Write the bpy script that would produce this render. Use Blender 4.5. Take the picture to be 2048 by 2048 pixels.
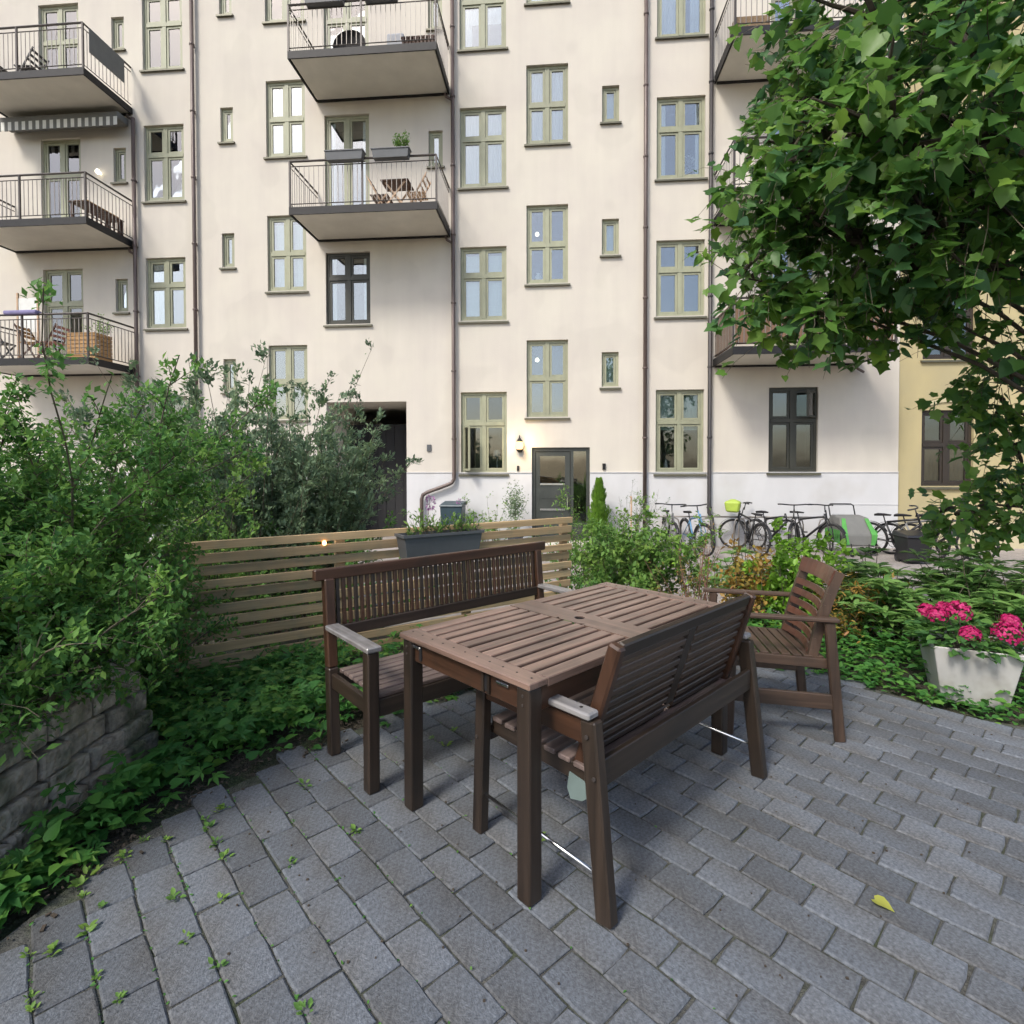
import bpy, bmesh, math, random
import numpy as np
from mathutils import Vector, Matrix

random.seed(7); RNG = np.random.default_rng(7)
for o in list(bpy.data.objects): bpy.data.objects.remove(o)
SC = bpy.context.scene
COL = SC.collection
PI = math.pi

# ------------------------------------------------------------------ camera
cam = bpy.data.cameras.new('camera'); CAM = bpy.data.objects.new('camera', cam); COL.objects.link(CAM)
cam.sensor_width = 36.0; cam.lens = 36.0*1097.6/2048; cam.shift_y = -70.7/2048
cam.clip_start = .05; cam.clip_end = 500
CAM.matrix_world = Matrix.Translation((0, 0, 1.40)) @ Matrix.Rotation(PI/2-.02055, 4, 'X') @ Matrix.Rotation(-.0018, 4, 'Z')
SC.camera = CAM
# ------------------------------------------------------------------ light
W = bpy.data.worlds.new('World'); SC.world = W; W.use_nodes = True
nt = W.node_tree; nt.nodes.clear()
sky = nt.nodes.new('ShaderNodeTexSky'); sky.sky_type = 'NISHITA'; sky.sun_disc = False
SUN_EL, SUN_AZ = math.radians(48), math.radians(218)
sky.sun_elevation = SUN_EL; sky.sun_rotation = SUN_AZ; sky.air_density = 1.0; sky.dust_density = 2.5; sky.ozone_density = 1.0
bg = nt.nodes.new('ShaderNodeBackground'); bg.inputs[1].default_value = .12
ow = nt.nodes.new('ShaderNodeOutputWorld'); nt.links.new(sky.outputs[0], bg.inputs[0]); nt.links.new(bg.outputs[0], ow.inputs[0])
sl = bpy.data.lights.new('sun', 'SUN'); sl.energy = 1.5; sl.angle = math.radians(13); sl.color = (1, .96, .88)
SUN = bpy.data.objects.new('sun', sl); COL.objects.link(SUN)
sd = Vector((math.sin(SUN_AZ)*math.cos(SUN_EL), math.cos(SUN_AZ)*math.cos(SUN_EL), math.sin(SUN_EL)))
SUN.rotation_euler = sd.to_track_quat('Z', 'Y').to_euler()
SC.view_settings.view_transform = 'Standard'; SC.view_settings.look = 'None'; SC.view_settings.gamma = 1
SC.view_settings.exposure = 1.05
SC.cycles.max_bounces = 6; SC.cycles.diffuse_bounces = 4; SC.cycles.glossy_bounces = 2; SC.cycles.transmission_bounces = 3; SC.cycles.transparent_max_bounces = 6
SC.cycles.use_light_tree = False; SC.cycles.adaptive_threshold = .03
SC.cycles.caustics_reflective = False; SC.cycles.caustics_refractive = False
SC.view_settings.use_curve_mapping = False

# ------------------------------------------------------------------ materials
def srgb(r, g, b):
    f = lambda c: (c/255/12.92 if c/255 <= .04045 else ((c/255+.055)/1.055)**2.4)
    return (f(r), f(g), f(b), 1)
def mat(name, col, rough=.7, var=.15, scale=(6, 6, 6), bump=.1, bscale=None, attr=None, attr_cols=None, objrnd=0, metal=0, spec=.5,
        col2=None, c2scale=2.0, c2lo=.45, c2hi=.65, translucent=0, coat=0, detail=3, bdist=.01):
    m = bpy.data.materials.new(name); m.use_nodes = True
    n = m.node_tree.nodes; L = m.node_tree.links; n.clear()
    out = n.new('ShaderNodeOutputMaterial'); bs = n.new('ShaderNodeBsdfPrincipled')
    bs.inputs['Roughness'].default_value = rough; bs.inputs['Metallic'].default_value = metal
    bs.inputs['Specular IOR Level'].default_value = spec
    tc = n.new('ShaderNodeTexCoord'); mp = n.new('ShaderNodeMapping'); mp.inputs['Scale'].default_value = scale
    L.new(tc.outputs['Object'], mp.inputs[0])
    nz = n.new('ShaderNodeTexNoise'); nz.inputs['Scale'].default_value = 1; nz.inputs['Detail'].default_value = detail; nz.inputs['Roughness'].default_value = .62
    L.new(mp.outputs[0], nz.inputs['Vector'])
    cur = None
    if attr_cols:
        at = n.new('ShaderNodeAttribute'); at.attribute_name = attr or 'rnd'
        cr = n.new('ShaderNodeValToRGB'); e = cr.color_ramp.elements
        k = len(attr_cols); e[0].color = attr_cols[0]; e[1].color = attr_cols[-1]
        for i in range(1, k-1):
            q = e.new(i/(k-1)); q.color = attr_cols[i]
        L.new(at.outputs['Fac'], cr.inputs[0]); cur = cr.outputs[0]
    else:
        rgb = n.new('ShaderNodeRGB'); rgb.outputs[0].default_value = col if len(col) == 4 else (*col, 1); cur = rgb.outputs[0]
    if col2:
        n2 = n.new('ShaderNodeTexNoise'); n2.inputs['Scale'].default_value = c2scale; n2.inputs['Detail'].default_value = 3; n2.inputs['Roughness'].default_value = .6
        L.new(tc.outputs['Object'], n2.inputs['Vector'])
        mr = n.new('ShaderNodeMapRange'); mr.inputs[1].default_value = c2lo; mr.inputs[2].default_value = c2hi
        L.new(n2.outputs[0], mr.inputs[0])
        mx = n.new('ShaderNodeMix'); mx.data_type = 'RGBA'; L.new(mr.outputs[0], mx.inputs[0]); L.new(cur, mx.inputs[6]); mx.inputs[7].default_value = col2 if len(col2) == 4 else (*col2, 1)
        cur = mx.outputs[2]
    # multiply by noise variation (+ per object)
    mr = n.new('ShaderNodeMapRange'); mr.inputs[1].default_value = .25; mr.inputs[2].default_value = .75
    mr.inputs[3].default_value = 1-var; mr.inputs[4].default_value = 1+var
    L.new(nz.outputs[0], mr.inputs[0]); fac = mr.outputs[0]
    if objrnd:
        oi = n.new('ShaderNodeObjectInfo'); m2 = n.new('ShaderNodeMapRange'); m2.inputs[3].default_value = 1-objrnd; m2.inputs[4].default_value = 1+objrnd
        L.new(oi.outputs['Random'], m2.inputs[0]); mm = n.new('ShaderNodeMath'); mm.operation = 'MULTIPLY'
        L.new(fac, mm.inputs[0]); L.new(m2.outputs[0], mm.inputs[1]); fac = mm.outputs[0]
    vm = n.new('ShaderNodeVectorMath'); vm.operation = 'SCALE'; L.new(cur, vm.inputs[0]); L.new(fac, vm.inputs['Scale'])
    L.new(vm.outputs[0], bs.inputs['Base Color'])
    if bump:
        bp = n.new('ShaderNodeBump'); bp.inputs['Strength'].default_value = bump; bp.inputs['Distance'].default_value = bdist
        src = nz
        if bscale:
            src = n.new('ShaderNodeTexNoise'); src.inputs['Scale'].default_value = bscale; src.inputs['Detail'].default_value = 2; L.new(tc.outputs['Object'], src.inputs['Vector'])
        L.new(src.outputs[0], bp.inputs['Height']); L.new(bp.outputs[0], bs.inputs['Normal'])
    if coat: bs.inputs['Coat Weight'].default_value = coat; bs.inputs['Coat Roughness'].default_value = .25
    sh = bs.outputs[0]
    if translucent:
        tr = n.new('ShaderNodeBsdfTranslucent'); L.new(vm.outputs[0], tr.inputs[0])
        ms = n.new('ShaderNodeMixShader'); ms.inputs[0].default_value = translucent; L.new(sh, ms.inputs[1]); L.new(tr.outputs[0], ms.inputs[2]); sh = ms.outputs[0]
    L.new(sh, out.inputs[0])
    return m
def glass_mat(name, refl=.16, tint=(.9, .95, .95)):
    m = bpy.data.materials.new(name); m.use_nodes = True
    n = m.node_tree.nodes; L = m.node_tree.links; n.clear()
    out = n.new('ShaderNodeOutputMaterial'); tr = n.new('ShaderNodeBsdfTransparent'); tr.inputs[0].default_value = (*tint, 1)
    gl = n.new('ShaderNodeBsdfGlossy'); gl.inputs['Roughness'].default_value = .02; gl.inputs[0].default_value = (1, 1, 1, 1)
    tc = n.new('ShaderNodeTexCoord'); nz = n.new('ShaderNodeTexNoise'); nz.inputs['Scale'].default_value = 1.3; L.new(tc.outputs['Object'], nz.inputs['Vector'])
    bp = n.new('ShaderNodeBump'); bp.inputs['Strength'].default_value = .25; bp.inputs['Distance'].default_value = .02; L.new(nz.outputs[0], bp.inputs['Height']); L.new(bp.outputs[0], gl.inputs['Normal'])
    lw = n.new('ShaderNodeFresnel'); lw.inputs[0].default_value = 1.5
    ad = n.new('ShaderNodeMath'); ad.operation = 'ADD'; ad.use_clamp = True; ad.inputs[1].default_value = refl; L.new(lw.outputs[0], ad.inputs[0])
    ms = n.new('ShaderNodeMixShader'); L.new(ad.outputs[0], ms.inputs[0]); L.new(tr.outputs[0], ms.inputs[1]); L.new(gl.outputs[0], ms.inputs[2]); L.new(ms.outputs[0], out.inputs[0])
    return m
def emit_mat(name, col, st):
    m = bpy.data.materials.new(name); m.use_nodes = True
    n = m.node_tree.nodes; L = m.node_tree.links; n.clear()
    out = n.new('ShaderNodeOutputMaterial'); e = n.new('ShaderNodeEmission'); e.inputs[0].default_value = (*col, 1); e.inputs[1].default_value = st; L.new(e.outputs[0], out.inputs[0])
    return m

M = {}
M['stucco'] = mat('stucco', (.595, .553, .475), .9, .035, (3.2, 3.2, .35), .3, 60, col2=(.55, .503, .445), c2scale=.8, c2lo=.36, c2hi=.68)
def patches(m, sc, amt):
    nt_ = m.node_tree; n = nt_.nodes; L = nt_.links; bs = next(x for x in n if x.type == 'BSDF_PRINCIPLED'); lk = bs.inputs['Base Color'].links[0]; src = lk.from_socket
    tc = next(x for x in n if x.type == 'TEX_COORD'); nz = n.new('ShaderNodeTexNoise'); nz.inputs['Scale'].default_value = sc; nz.inputs['Detail'].default_value = 2; L.new(tc.outputs['Object'], nz.inputs['Vector'])
    mr = n.new('ShaderNodeMapRange'); mr.inputs[1].default_value = .555; mr.inputs[2].default_value = .585; mr.inputs[3].default_value = 1; mr.inputs[4].default_value = 1-amt; L.new(nz.outputs[0], mr.inputs[0])
    vm = n.new('ShaderNodeVectorMath'); vm.operation = 'SCALE'; L.new(src, vm.inputs[0]); L.new(mr.outputs[0], vm.inputs['Scale']); L.new(vm.outputs[0], bs.inputs['Base Color'])
patches(M['stucco'], .55, .045)
M['plinth'] = mat('plinth', (.575, .57, .57), .85, .06, (1.5, 1.5, .7), .2, 45, col2=(.50, .48, .455), c2scale=.9, c2lo=.5, c2hi=.8)
M['yellow_stucco'] = mat('yellow_stucco', (.44, .37, .2), .9, .06, (1.2, 1.2, .5), .25, 55, col2=(.39, .335, .195), c2scale=.6)
M['yellow_plinth'] = mat('yellow_plinth', (.5, .44, .28), .9, .06, (1.2, 1.2, .5), .25, 55)
M['frame_olive'] = mat('frame_olive', (.29, .295, .2), .5, .12, (9, 9, 4), .05, objrnd=.12)
M['frame_dark'] = mat('frame_dark', (.035, .035, .025), .5, .15, (9, 9, 4), .05)
M['frame_brown'] = mat('frame_brown', (.03, .022, .015), .5, .15, (9, 9, 4), .05)
M['sill_metal'] = mat('sill_metal', (.12, .115, .08), .45, .2, (5, 9, 9), .1, metal=.3)
M['glass'] = glass_mat('glass', .12)
M['glass_dark'] = glass_mat('glass_dark', .06, (.8, .85, .85))
M['room'] = mat('room', (.16, .14, .12), .9, .2, (1, 1, 1), 0)
M['curtain'] = mat('curtain', (.88, .88, .87), .9, .08, (26, 3, 1.2), .5, bdist=.03)
M['blind'] = mat('blind', (.62, .72, .66), .85, .06, (2, 2, 40), .2)
M['blind_warm'] = mat('blind_warm', (.62, .42, .25), .85, .08, (2, 2, 10), .2)
M['pipe'] = mat('pipe', (.115, .085, .075), .45, .2, (6, 6, 2), .1, metal=.2)
M['pipe_dark'] = mat('pipe_dark', (.05, .045, .045), .45, .2, (6, 6, 2), .1, metal=.2)
M['steel_dark'] = mat('steel_dark', (.013, .012, .012), .6, .25, (6, 6, 6), .08, metal=.2)
M['steel_rail'] = mat('steel_rail', (.06, .05, .045), .45, .2, (6, 6, 6), .05, metal=.2)
M['steel_light'] = mat('steel_light', (.24, .22, .2), .45, .2, (6, 6, 6), .05, metal=.3)
M['slab'] = mat('slab', (.62, .59, .52), .9, .1, (1.5, 1.5, 1.5), .15, 30)
M['door_green'] = mat('door_green', (.045, .05, .045), .4, .2, (4, 4, 4), .05)
M['chrome'] = mat('chrome', (.75, .75, .75), .25, .05, (4, 4, 4), 0, metal=1)
M['dark_room'] = mat('dark_room', (.02, .02, .022), .9, .2, (1, 1, 1), 0)  # near-black colour stands for the unlit depth of hallway and passage
M['asphalt'] = mat('asphalt', (.26, .235, .215), .95, .25, (22, 22, 22), .5, 120, col2=(.36, .32, .29), c2scale=1.1, c2lo=.4, c2hi=.7)
M['soil'] = mat('soil', (.055, .045, .032), .95, .45, (20, 20, 20), 1, 60, col2=(.035, .05, .02), c2scale=7, bdist=.03)
def paver_mat(name, attr):
    return mat(name, (.113, .125, .142), .85, .5, (80, 80, 80), .5, 190, objrnd=0 if attr else .24, col2=(.085, .08, .072), c2scale=1.7, c2lo=.42, c2hi=.72,
               attr_cols=[(.088, .098, .113, 1), (.113, .122, .137, 1), (.138, .142, .15, 1)] if attr else None, bdist=.006)
M['paver'] = paver_mat('paver', False); M['paver_far'] = paver_mat('paver_far', True)
M['joint'] = mat('joint', (.07, .07, .062), .95, .5, (30, 30, 30), .8, 120, col2=(.045, .055, .03), c2scale=6)
M['wallstone'] = mat('wallstone', (.31, .27, .22), .9, .5, (14, 14, 14), 1, 30, objrnd=.25, col2=(.09, .10, .06), c2scale=5, bdist=.02)
def wood(name, col, grain, rough=.45, var=.35, col2=None, objrnd=.15, bump=.35):
    s = {'x': (1.3, 34, 34), 'y': (34, 1.3, 34), 'z': (34, 34, 1.3)}[grain]
    return mat(name, col, rough, var, s, bump, objrnd=objrnd, col2=col2, c2scale=4.5, c2lo=.48, c2hi=.75, bdist=.002, detail=3)
for g in 'xyz':
    M['stain_'+g] = wood('stain_'+g, (.029, .0195, .0138), g, .42, .5, (.016, .012, .009))
    M['stain_red_'+g] = wood('stain_red_'+g, (.05, .0235, .013), g, .4, .5, (.028, .017, .011))
    M['dark_'+g] = wood('dark_'+g, (.028, .019, .013), g, .42, .5, (.017, .0125, .0095))
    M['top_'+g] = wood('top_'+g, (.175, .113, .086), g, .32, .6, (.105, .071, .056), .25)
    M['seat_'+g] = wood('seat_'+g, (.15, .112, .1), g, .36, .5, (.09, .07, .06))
    M['fence_'+g] = wood('fence_'+g, (.42, .29, .155), g, .75, .3, (.31, .25, .15), .18, .4)
    M['chairwood_'+g] = wood('chairwood_'+g, (.06, .037, .025), g, .42, .5, (.034, .024, .018))
M['chair_red'] = wood('chair_red', (.10, .038, .023), 'y', .36, .3, (.065, .03, .021))
M['arm_shine'] = wood('arm_shine', (.24, .23, .225), 'y', .22, .35, (.12, .105, .095))  # pale base colour carries the sky reflection on the armrests
M['plastic_grey'] = mat('plastic_grey', (.085, .09, .095), .5, .12, (5, 5, 5), .05)
M['plastic_white'] = mat('plastic_white', (.40, .39, .37), .5, .16, (7, 7, 3), .06, col2=(.3, .28, .25), c2scale=6, c2lo=.5, c2hi=.75)
M['plastic_teal'] = mat('plastic_teal', (.03, .055, .07), .4, .1, (5, 5, 5), .04)
M['potsoil'] = mat('potsoil', (.03, .022, .016), .95, .4, (30, 30, 30), .8)
M['rubber'] = mat('rubber', (.014, .014, .015), .7, .2, (8, 8, 8), .1)
M['black_paint'] = mat('black_paint', (.018, .018, .02), .35, .15, (8, 8, 8), 0)
M['blue_paint'] = mat('blue_paint', (.12, .26, .42), .35, .12, (8, 8, 8), 0)
M['grey_paint'] = mat('grey_paint', (.2, .2, .2), .35, .12, (8, 8, 8), 0)
M['hivis'] = mat('hivis', (.34, .45, .06), .6, .12, (8, 8, 8), .3)
M['green_cloth'] = mat('green_cloth', (.08, .30, .06), .7, .12, (8, 8, 8), .2)
M['white_cloth'] = mat('white_cloth', (.32, .33, .35), .8, .1, (8, 8, 8), .3)
M['purple_cloth'] = mat('purple_cloth', (.2, .18, .32), .9, .15, (8, 8, 8), .3)
M['black_cloth'] = mat('black_cloth', (.02, .018, .02), .9, .2, (8, 8, 8), .3)
M['pink_cloth'] = mat('pink_cloth', (.35, .17, .14), .9, .2, (8, 8, 8), .3)
M['pine'] = mat('pine', (.42, .24, .095), .6, .25, (3, 30, 30), .2)
M['tan_wood'] = mat('tan_wood', (.5, .34, .22), .6, .2, (3, 30, 30), .2)
M['brown_wood'] = mat('brown_wood', (.075, .035, .022), .6, .2, (3, 30, 30), .2)
M['wicker'] = mat('wicker', (.22, .15, .085), .8, .35, (40, 40, 40), .6)
M['reed'] = mat('reed', (.17, .10, .06), .8, .3, (60, 60, 1.5), .5)
M['awning_grey'] = mat('awning_grey', (.16, .16, .15), .9, .1, (5, 5, 5), .1)
M['awning_white'] = mat('awning_white', (.7, .7, .66), .9, .1, (5, 5, 5), .1)
M['bark'] = mat('bark', (.055, .042, .03), .9, .4, (14, 14, 4), .8, bdist=.02)
M['twig'] = mat('twig', (.10, .085, .055), .85, .3, (14, 14, 4), .3)
M['twig_brown'] = mat('twig_brown', (.17, .085, .06), .85, .3, (14, 14, 4), .3)
M['bulb'] = emit_mat('bulb', (1, .62, .26), 1.6)
M['bulb_white'] = emit_mat('bulb_white', (1, .9, .7), 2.2)
M['bulb_amber'] = emit_mat('bulb_amber', (1, .5, .16), 6)
def leafmat(name, cols, rough=.45, tr=.3, spec=.5):
    m = bpy.data.materials.new(name); m.use_nodes = True
    n = m.node_tree.nodes; L = m.node_tree.links; n.clear()
    out = n.new('ShaderNodeOutputMaterial'); bs = n.new('ShaderNodeBsdfPrincipled'); bs.inputs['Roughness'].default_value = rough; bs.inputs['Specular IOR Level'].default_value = spec
    at = n.new('ShaderNodeAttribute'); at.attribute_name = 'rnd'; cr = n.new('ShaderNodeValToRGB'); e = cr.color_ramp.elements; k = len(cols)
    e[0].color = (*cols[0], 1); e[1].color = (*cols[-1], 1)
    for i in range(1, k-1): q = e.new(i/(k-1)); q.color = (*cols[i], 1)
    L.new(at.outputs['Fac'], cr.inputs[0]); L.new(cr.outputs[0], bs.inputs['Base Color'])
    t = n.new('ShaderNodeBsdfTranslucent'); L.new(cr.outputs[0], t.inputs[0]); ms = n.new('ShaderNodeMixShader'); ms.inputs[0].default_value = tr
    L.new(bs.outputs[0], ms.inputs[1]); L.new(t.outputs[0], ms.inputs[2]); L.new(ms.outputs[0], out.inputs[0])
    return m
M['leaf_tree'] = leafmat('leaf_tree', [(.045, .11, .05), (.07, .165, .06), (.10, .22, .04), (.14, .26, .05), (.2, .33, .045)], 0.42, 0.45, 0.35)
M['leaf_shrub'] = leafmat('leaf_shrub', [(.06, .155, .05), (.10, .235, .06), (.15, .3, .065), (.22, .37, .07)], 0.55, 0.45, 0.25)
M['leaf_grey'] = leafmat('leaf_grey', [(.10, .16, .10), (.15, .225, .135), (.2, .28, .155), (.25, .34, .17)], 0.6, 0.35, 0.25)
M['leaf_ground'] = leafmat('leaf_ground', [(.045, .15, .035), (.07, .21, .045), (.1, .26, .05), (.16, .31, .055)], 0.5, 0.4, 0.3)
M['leaf_rhodo'] = leafmat('leaf_rhodo', [(.08, .19, .05), (.13, .27, .07), (.19, .34, .09), (.28, .42, .11)], 0.42, 0.35, 0.35)
M['leaf_lime'] = leafmat('leaf_lime', [(0.124, 0.265, 0.031), (0.202, 0.389, 0.039), (0.279, 0.482, 0.054)], .5, .35)
M['leaf_orange'] = leafmat('leaf_orange', [(0.275, 0.163, 0.037), (0.375, 0.213, 0.044), (0.312, 0.250, 0.050), (0.375, 0.125, 0.062)], .55, .35)
M['leaf_light'] = leafmat('leaf_light', [(.08, .18, .045), (.13, .26, .06), (.19, .33, .07), (.26, .38, .08)], 0.55, 0.42, 0.25)
M['leaf_yellow'] = leafmat('leaf_yellow', [(.3, .32, .06), (.42, .42, .08)], .5, .25)
M['petal_pink'] = leafmat('petal_pink', [(.36, .006, .08), (.5, .012, .13), (.62, .04, .2)], .55, .3)
M['petal_white'] = leafmat('petal_white', [(.7, .7, .68), (.8, .8, .78)], .6, .3)
M['white_glaze'] = mat('white_glaze', (.72, .72, .7), .3, .05, (5, 5, 5), 0)
M['petal_mauve'] = leafmat('petal_mauve', [(.3, .14, .3), (.4, .2, .36)], .55, .3)

# ------------------------------------------------------------------ mesh helpers
class MB:
    def __init__(s): s.v = []; s.f = []; s.m = []
    def add(s, vs, fs, mi=0):
        n = len(s.v); s.v += [tuple(v) for v in vs]; s.f += [tuple(i+n for i in f) for f in fs]; s.m += [mi]*len(fs); return s
    def box(s, x0, x1, y0, y1, z0, z1, mi=0):
        return s.add([(x0,y0,z0),(x1,y0,z0),(x1,y1,z0),(x0,y1,z0),(x0,y0,z1),(x1,y0,z1),(x1,y1,z1),(x0,y1,z1)],
                     [(3,2,1,0),(4,5,6,7),(0,1,5,4),(1,2,6,5),(2,3,7,6),(3,0,4,7)], mi)
    def beam(s, p0, p1, w, h, up=(0,0,1), mi=0, w1=None, h1=None):
        p0, p1 = Vector(p0), Vector(p1); d = (p1-p0).normalized(); u = Vector(up)
        if abs(d.dot(u)) > .99: u = Vector((0,1,0))
        x = d.cross(u).normalized(); u = x.cross(d).normalized()
        vs = []
        for p, ww, hh in ((p0, w, h), (p1, w1 or w, h1 or h)):
            for a, b in ((-1,-1),(1,-1),(1,1),(-1,1)): vs.append(p+x*(a*ww/2)+u*(b*hh/2))
        return s.add(vs, [(3,2,1,0),(4,5,6,7),(0,1,5,4),(1,2,6,5),(2,3,7,6),(3,0,4,7)][:], mi)
    def tube(s, pts, r, n=6, mi=0, caps=True, r1=None, closed=False):
        pts = [Vector(p) for p in pts]; k = len(pts); vs = []; fs = []
        prev = None
        for i, p in enumerate(pts):
            if closed: d = pts[(i+1) % k]-pts[i-1]
            else: d = pts[min(i+1,k-1)]-pts[max(i-1,0)]
            d.normalize()
            if prev is None:
                a = Vector((0,0,1)) if abs(d.z) < .9 else Vector((1,0,0)); x = d.cross(a).normalized()
            else:
                x = (prev-d*prev.dot(d)).normalized()
            prev = x; y = d.cross(x)
            rr = r if r1 is None else r+(r1-r)*i/max(1,k-1)
            for j in range(n):
                t = 2*PI*j/n; vs.append(p+x*(math.cos(t)*rr)+y*(math.sin(t)*rr))
        for i in range(k if closed else k-1):
            a, b = i*n, ((i+1) % k)*n
            for j in range(n): fs.append((a+j, a+(j+1)%n, b+(j+1)%n, b+j))
        if caps and not closed: fs += [tuple(range(n-1,-1,-1)), tuple(range((k-1)*n, k*n))]
        return s.add(vs, fs, mi)
    def lathe(s, prof, n=16, mi=0, c=(0,0,0)):
        vs = []; fs = []; k = len(prof)
        for r, z in prof:
            for j in range(n): t = 2*PI*j/n; vs.append((c[0]+r*math.cos(t), c[1]+r*math.sin(t), c[2]+z))
        for i in range(k-1):
            for j in range(n): fs.append((i*n+j, i*n+(j+1)%n, (i+1)*n+(j+1)%n, (i+1)*n+j))
        fs += [tuple(range(n-1,-1,-1)), tuple(range((k-1)*n, k*n))]
        return s.add(vs, fs, mi)
    def build(s, name, mats, parent=None, bevel=0, smooth=False, loc=None, rz=None, seg=1):
        me = bpy.data.meshes.new(name); me.from_pydata(s.v, [], s.f); me.update()
        if bevel:
            bm = bmesh.new(); bm.from_mesh(me)
            bmesh.ops.bevel(bm, geom=bm.edges[:], offset=bevel, segments=seg, affect='EDGES', profile=.5, clamp_overlap=True)
            bm.to_mesh(me); bm.free()
        if not isinstance(mats, (list, tuple)): mats = [mats]
        for m in mats: me.materials.append(m)
        if len(mats) > 1 and not bevel: me.polygons.foreach_set('material_index', s.m)
        if smooth: me.polygons.foreach_set('use_smooth', [True]*len(me.polygons))
        return link(name, me, parent, loc, rz)
def link(name, me, parent=None, loc=None, rz=None):
    o = bpy.data.objects.new(name, me); COL.objects.link(o)
    if parent: o.parent = parent
    if loc is not None: o.location = loc
    if rz is not None: o.rotation_euler = (0, 0, rz)
    return o
def tag(o, label=None, cat=None, group=None, kind=None):
    if label: o['label'] = label
    if cat: o['category'] = cat
    if group: o['group'] = group
    if kind: o['kind'] = kind
    return o
def thing(name, label, cat, loc=(0,0,0), rz=0, group=None):
    o = bpy.data.objects.new(name, None); COL.objects.link(o); o.empty_display_size = .1
    o.location = loc; o.rotation_euler = (0, 0, rz)
    return tag(o, label, cat, group)
def copy_tree(o, parent=None, mats=None):
    c = o.copy(); COL.objects.link(c); c.parent = parent
    for ch in list(KIDS.get(o, [])) or [k for k in o.children]: copy_tree(ch, c)
    return c
KIDS = {}
# fast triangle meshes made of many copies of a leaf template
def leaf_mesh(name, tpl, pos, dirs, nrm, size, rnd, m, parent=None, keep=None):
    V, T = tpl; V = np.array(V, float); T = np.array(T, int)
    pos = np.array(pos, float); d = np.array(dirs, float); u = np.array(nrm, float); size = np.array(size, float)
    d /= np.linalg.norm(d, axis=1, keepdims=True)+1e-9
    w = np.cross(u, d); w /= np.linalg.norm(w, axis=1, keepdims=True)+1e-9
    u = np.cross(d, w)
    N, k = len(pos), len(V)
    P = pos[:,None,:]+size[:,None,None]*(V[None,:,0,None]*d[:,None,:]+V[None,:,1,None]*w[:,None,:]+V[None,:,2,None]*u[:,None,:])
    P = P.reshape(-1, 3)
    F = (T[None,:,:]+(np.arange(N)*k)[:,None,None]).reshape(-1)
    nt_ = N*len(T)
    me = bpy.data.meshes.new(name)
    me.vertices.add(len(P)); me.vertices.foreach_set('co', P.astype(np.float32).ravel())
    me.loops.add(len(F)); me.loops.foreach_set('vertex_index', F.astype(np.int32))
    me.polygons.add(nt_); me.polygons.foreach_set('loop_start', np.arange(0, nt_*3, 3, dtype=np.int32))
    me.update(calc_edges=True); me.validate()
    at = me.attributes.new('rnd', 'FLOAT', 'FACE'); at.data.foreach_set('value', np.repeat(np.array(rnd, np.float32), len(T)))
    me.materials.append(m)
    return link(name, me, parent)
def rand_unit(n):
    v = RNG.normal(size=(n,3)); return v/np.linalg.norm(v, axis=1, keepdims=True)

# leaf templates: length along x from 0 to 1, fold along the midrib
def tpl_ovate(w=.3, fold=.1, droop=.12):
    return [(0,0,0),(.3,w*.9,fold),(.65,w*.8,fold-droop*.4),(1,0,-droop),(.65,-w*.8,fold-droop*.4),(.3,-w*.9,fold),(.5,0,-.02)], \
           [(0,6,1),(1,6,2),(2,6,3),(3,6,4),(4,6,5),(5,6,0)]
def tpl_lobed():
    o = [(0,0),(-.1,.22),(.1,.42),(.28,.36),(.5,.52),(.62,.25),(1.0,0)]
    pts = o+[(x,-y) for x, y in o[-2:0:-1]]
    V = [(.3,0,-.02)]+[(x, y, .16*abs(y)-.18*max(0,x-.3)**2) for x, y in pts]
    n = len(pts); return V, [(0, i+1, (i+1)%n+1) for i in range(n)]
def tpl_heart():
    o = [(0,0),(-.12,.2),(.02,.4),(.3,.46),(.6,.3),(1.0,0)]
    pts = o+[(x,-y) for x, y in o[-2:0:-1]]
    V = [(.35,0,-.03)]+[(x, y, .22*abs(y)-.25*max(0,x-.2)**2) for x, y in pts]
    n = len(pts); return V, [(0, i+1, (i+1)%n+1) for i in range(n)]
def tpl_frond(pairs=7, lw=.1, ll=.34):
    V = []; T = []
    for i in range(pairs):
        x = .08+.86*i/pairs; L = ll*math.sin(PI*(.22+.7*i/pairs)); z = -.22*x*x
        for s in (1,-1):
            k = len(V); V += [(x,0,z),(x+L*.45-.0, s*L*.5+s*lw*.3, z+.03),(x+L*.75,s*L,z-.02),(x+L*.7,s*L*.42,z+.02)]
            T += [(k,k+1,k+2),(k,k+2,k+3)] if s > 0 else [(k,k+2,k+1),(k,k+3,k+2)]
    k = len(V); V += [(.9,.03,-.18),(1.05,0,-.25),(.9,-.03,-.18)]; T += [(k,k+1,k+2)]
    return V, T
def tpl_frond2(pairs=5):
    V = []; T = []
    for i in range(pairs):
        x = .1+.8*i/pairs; L_ = .36*math.sin(PI*(.25+.6*i/pairs)); z = -.2*x*x
        for s in (1,-1):
            k = len(V); V += [(x-.03,0,z),(x+L_*.62,s*L_*1.0,z-.03),(x+.12,s*.03,z+.02)]; T.append((k,k+1,k+2) if s < 0 else (k,k+2,k+1))
    k = len(V); V += [(.85,.07,-.15),(1.1,0,-.26),(.85,-.07,-.15)]; T.append((k,k+2,k+1))
    return V, T
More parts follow.
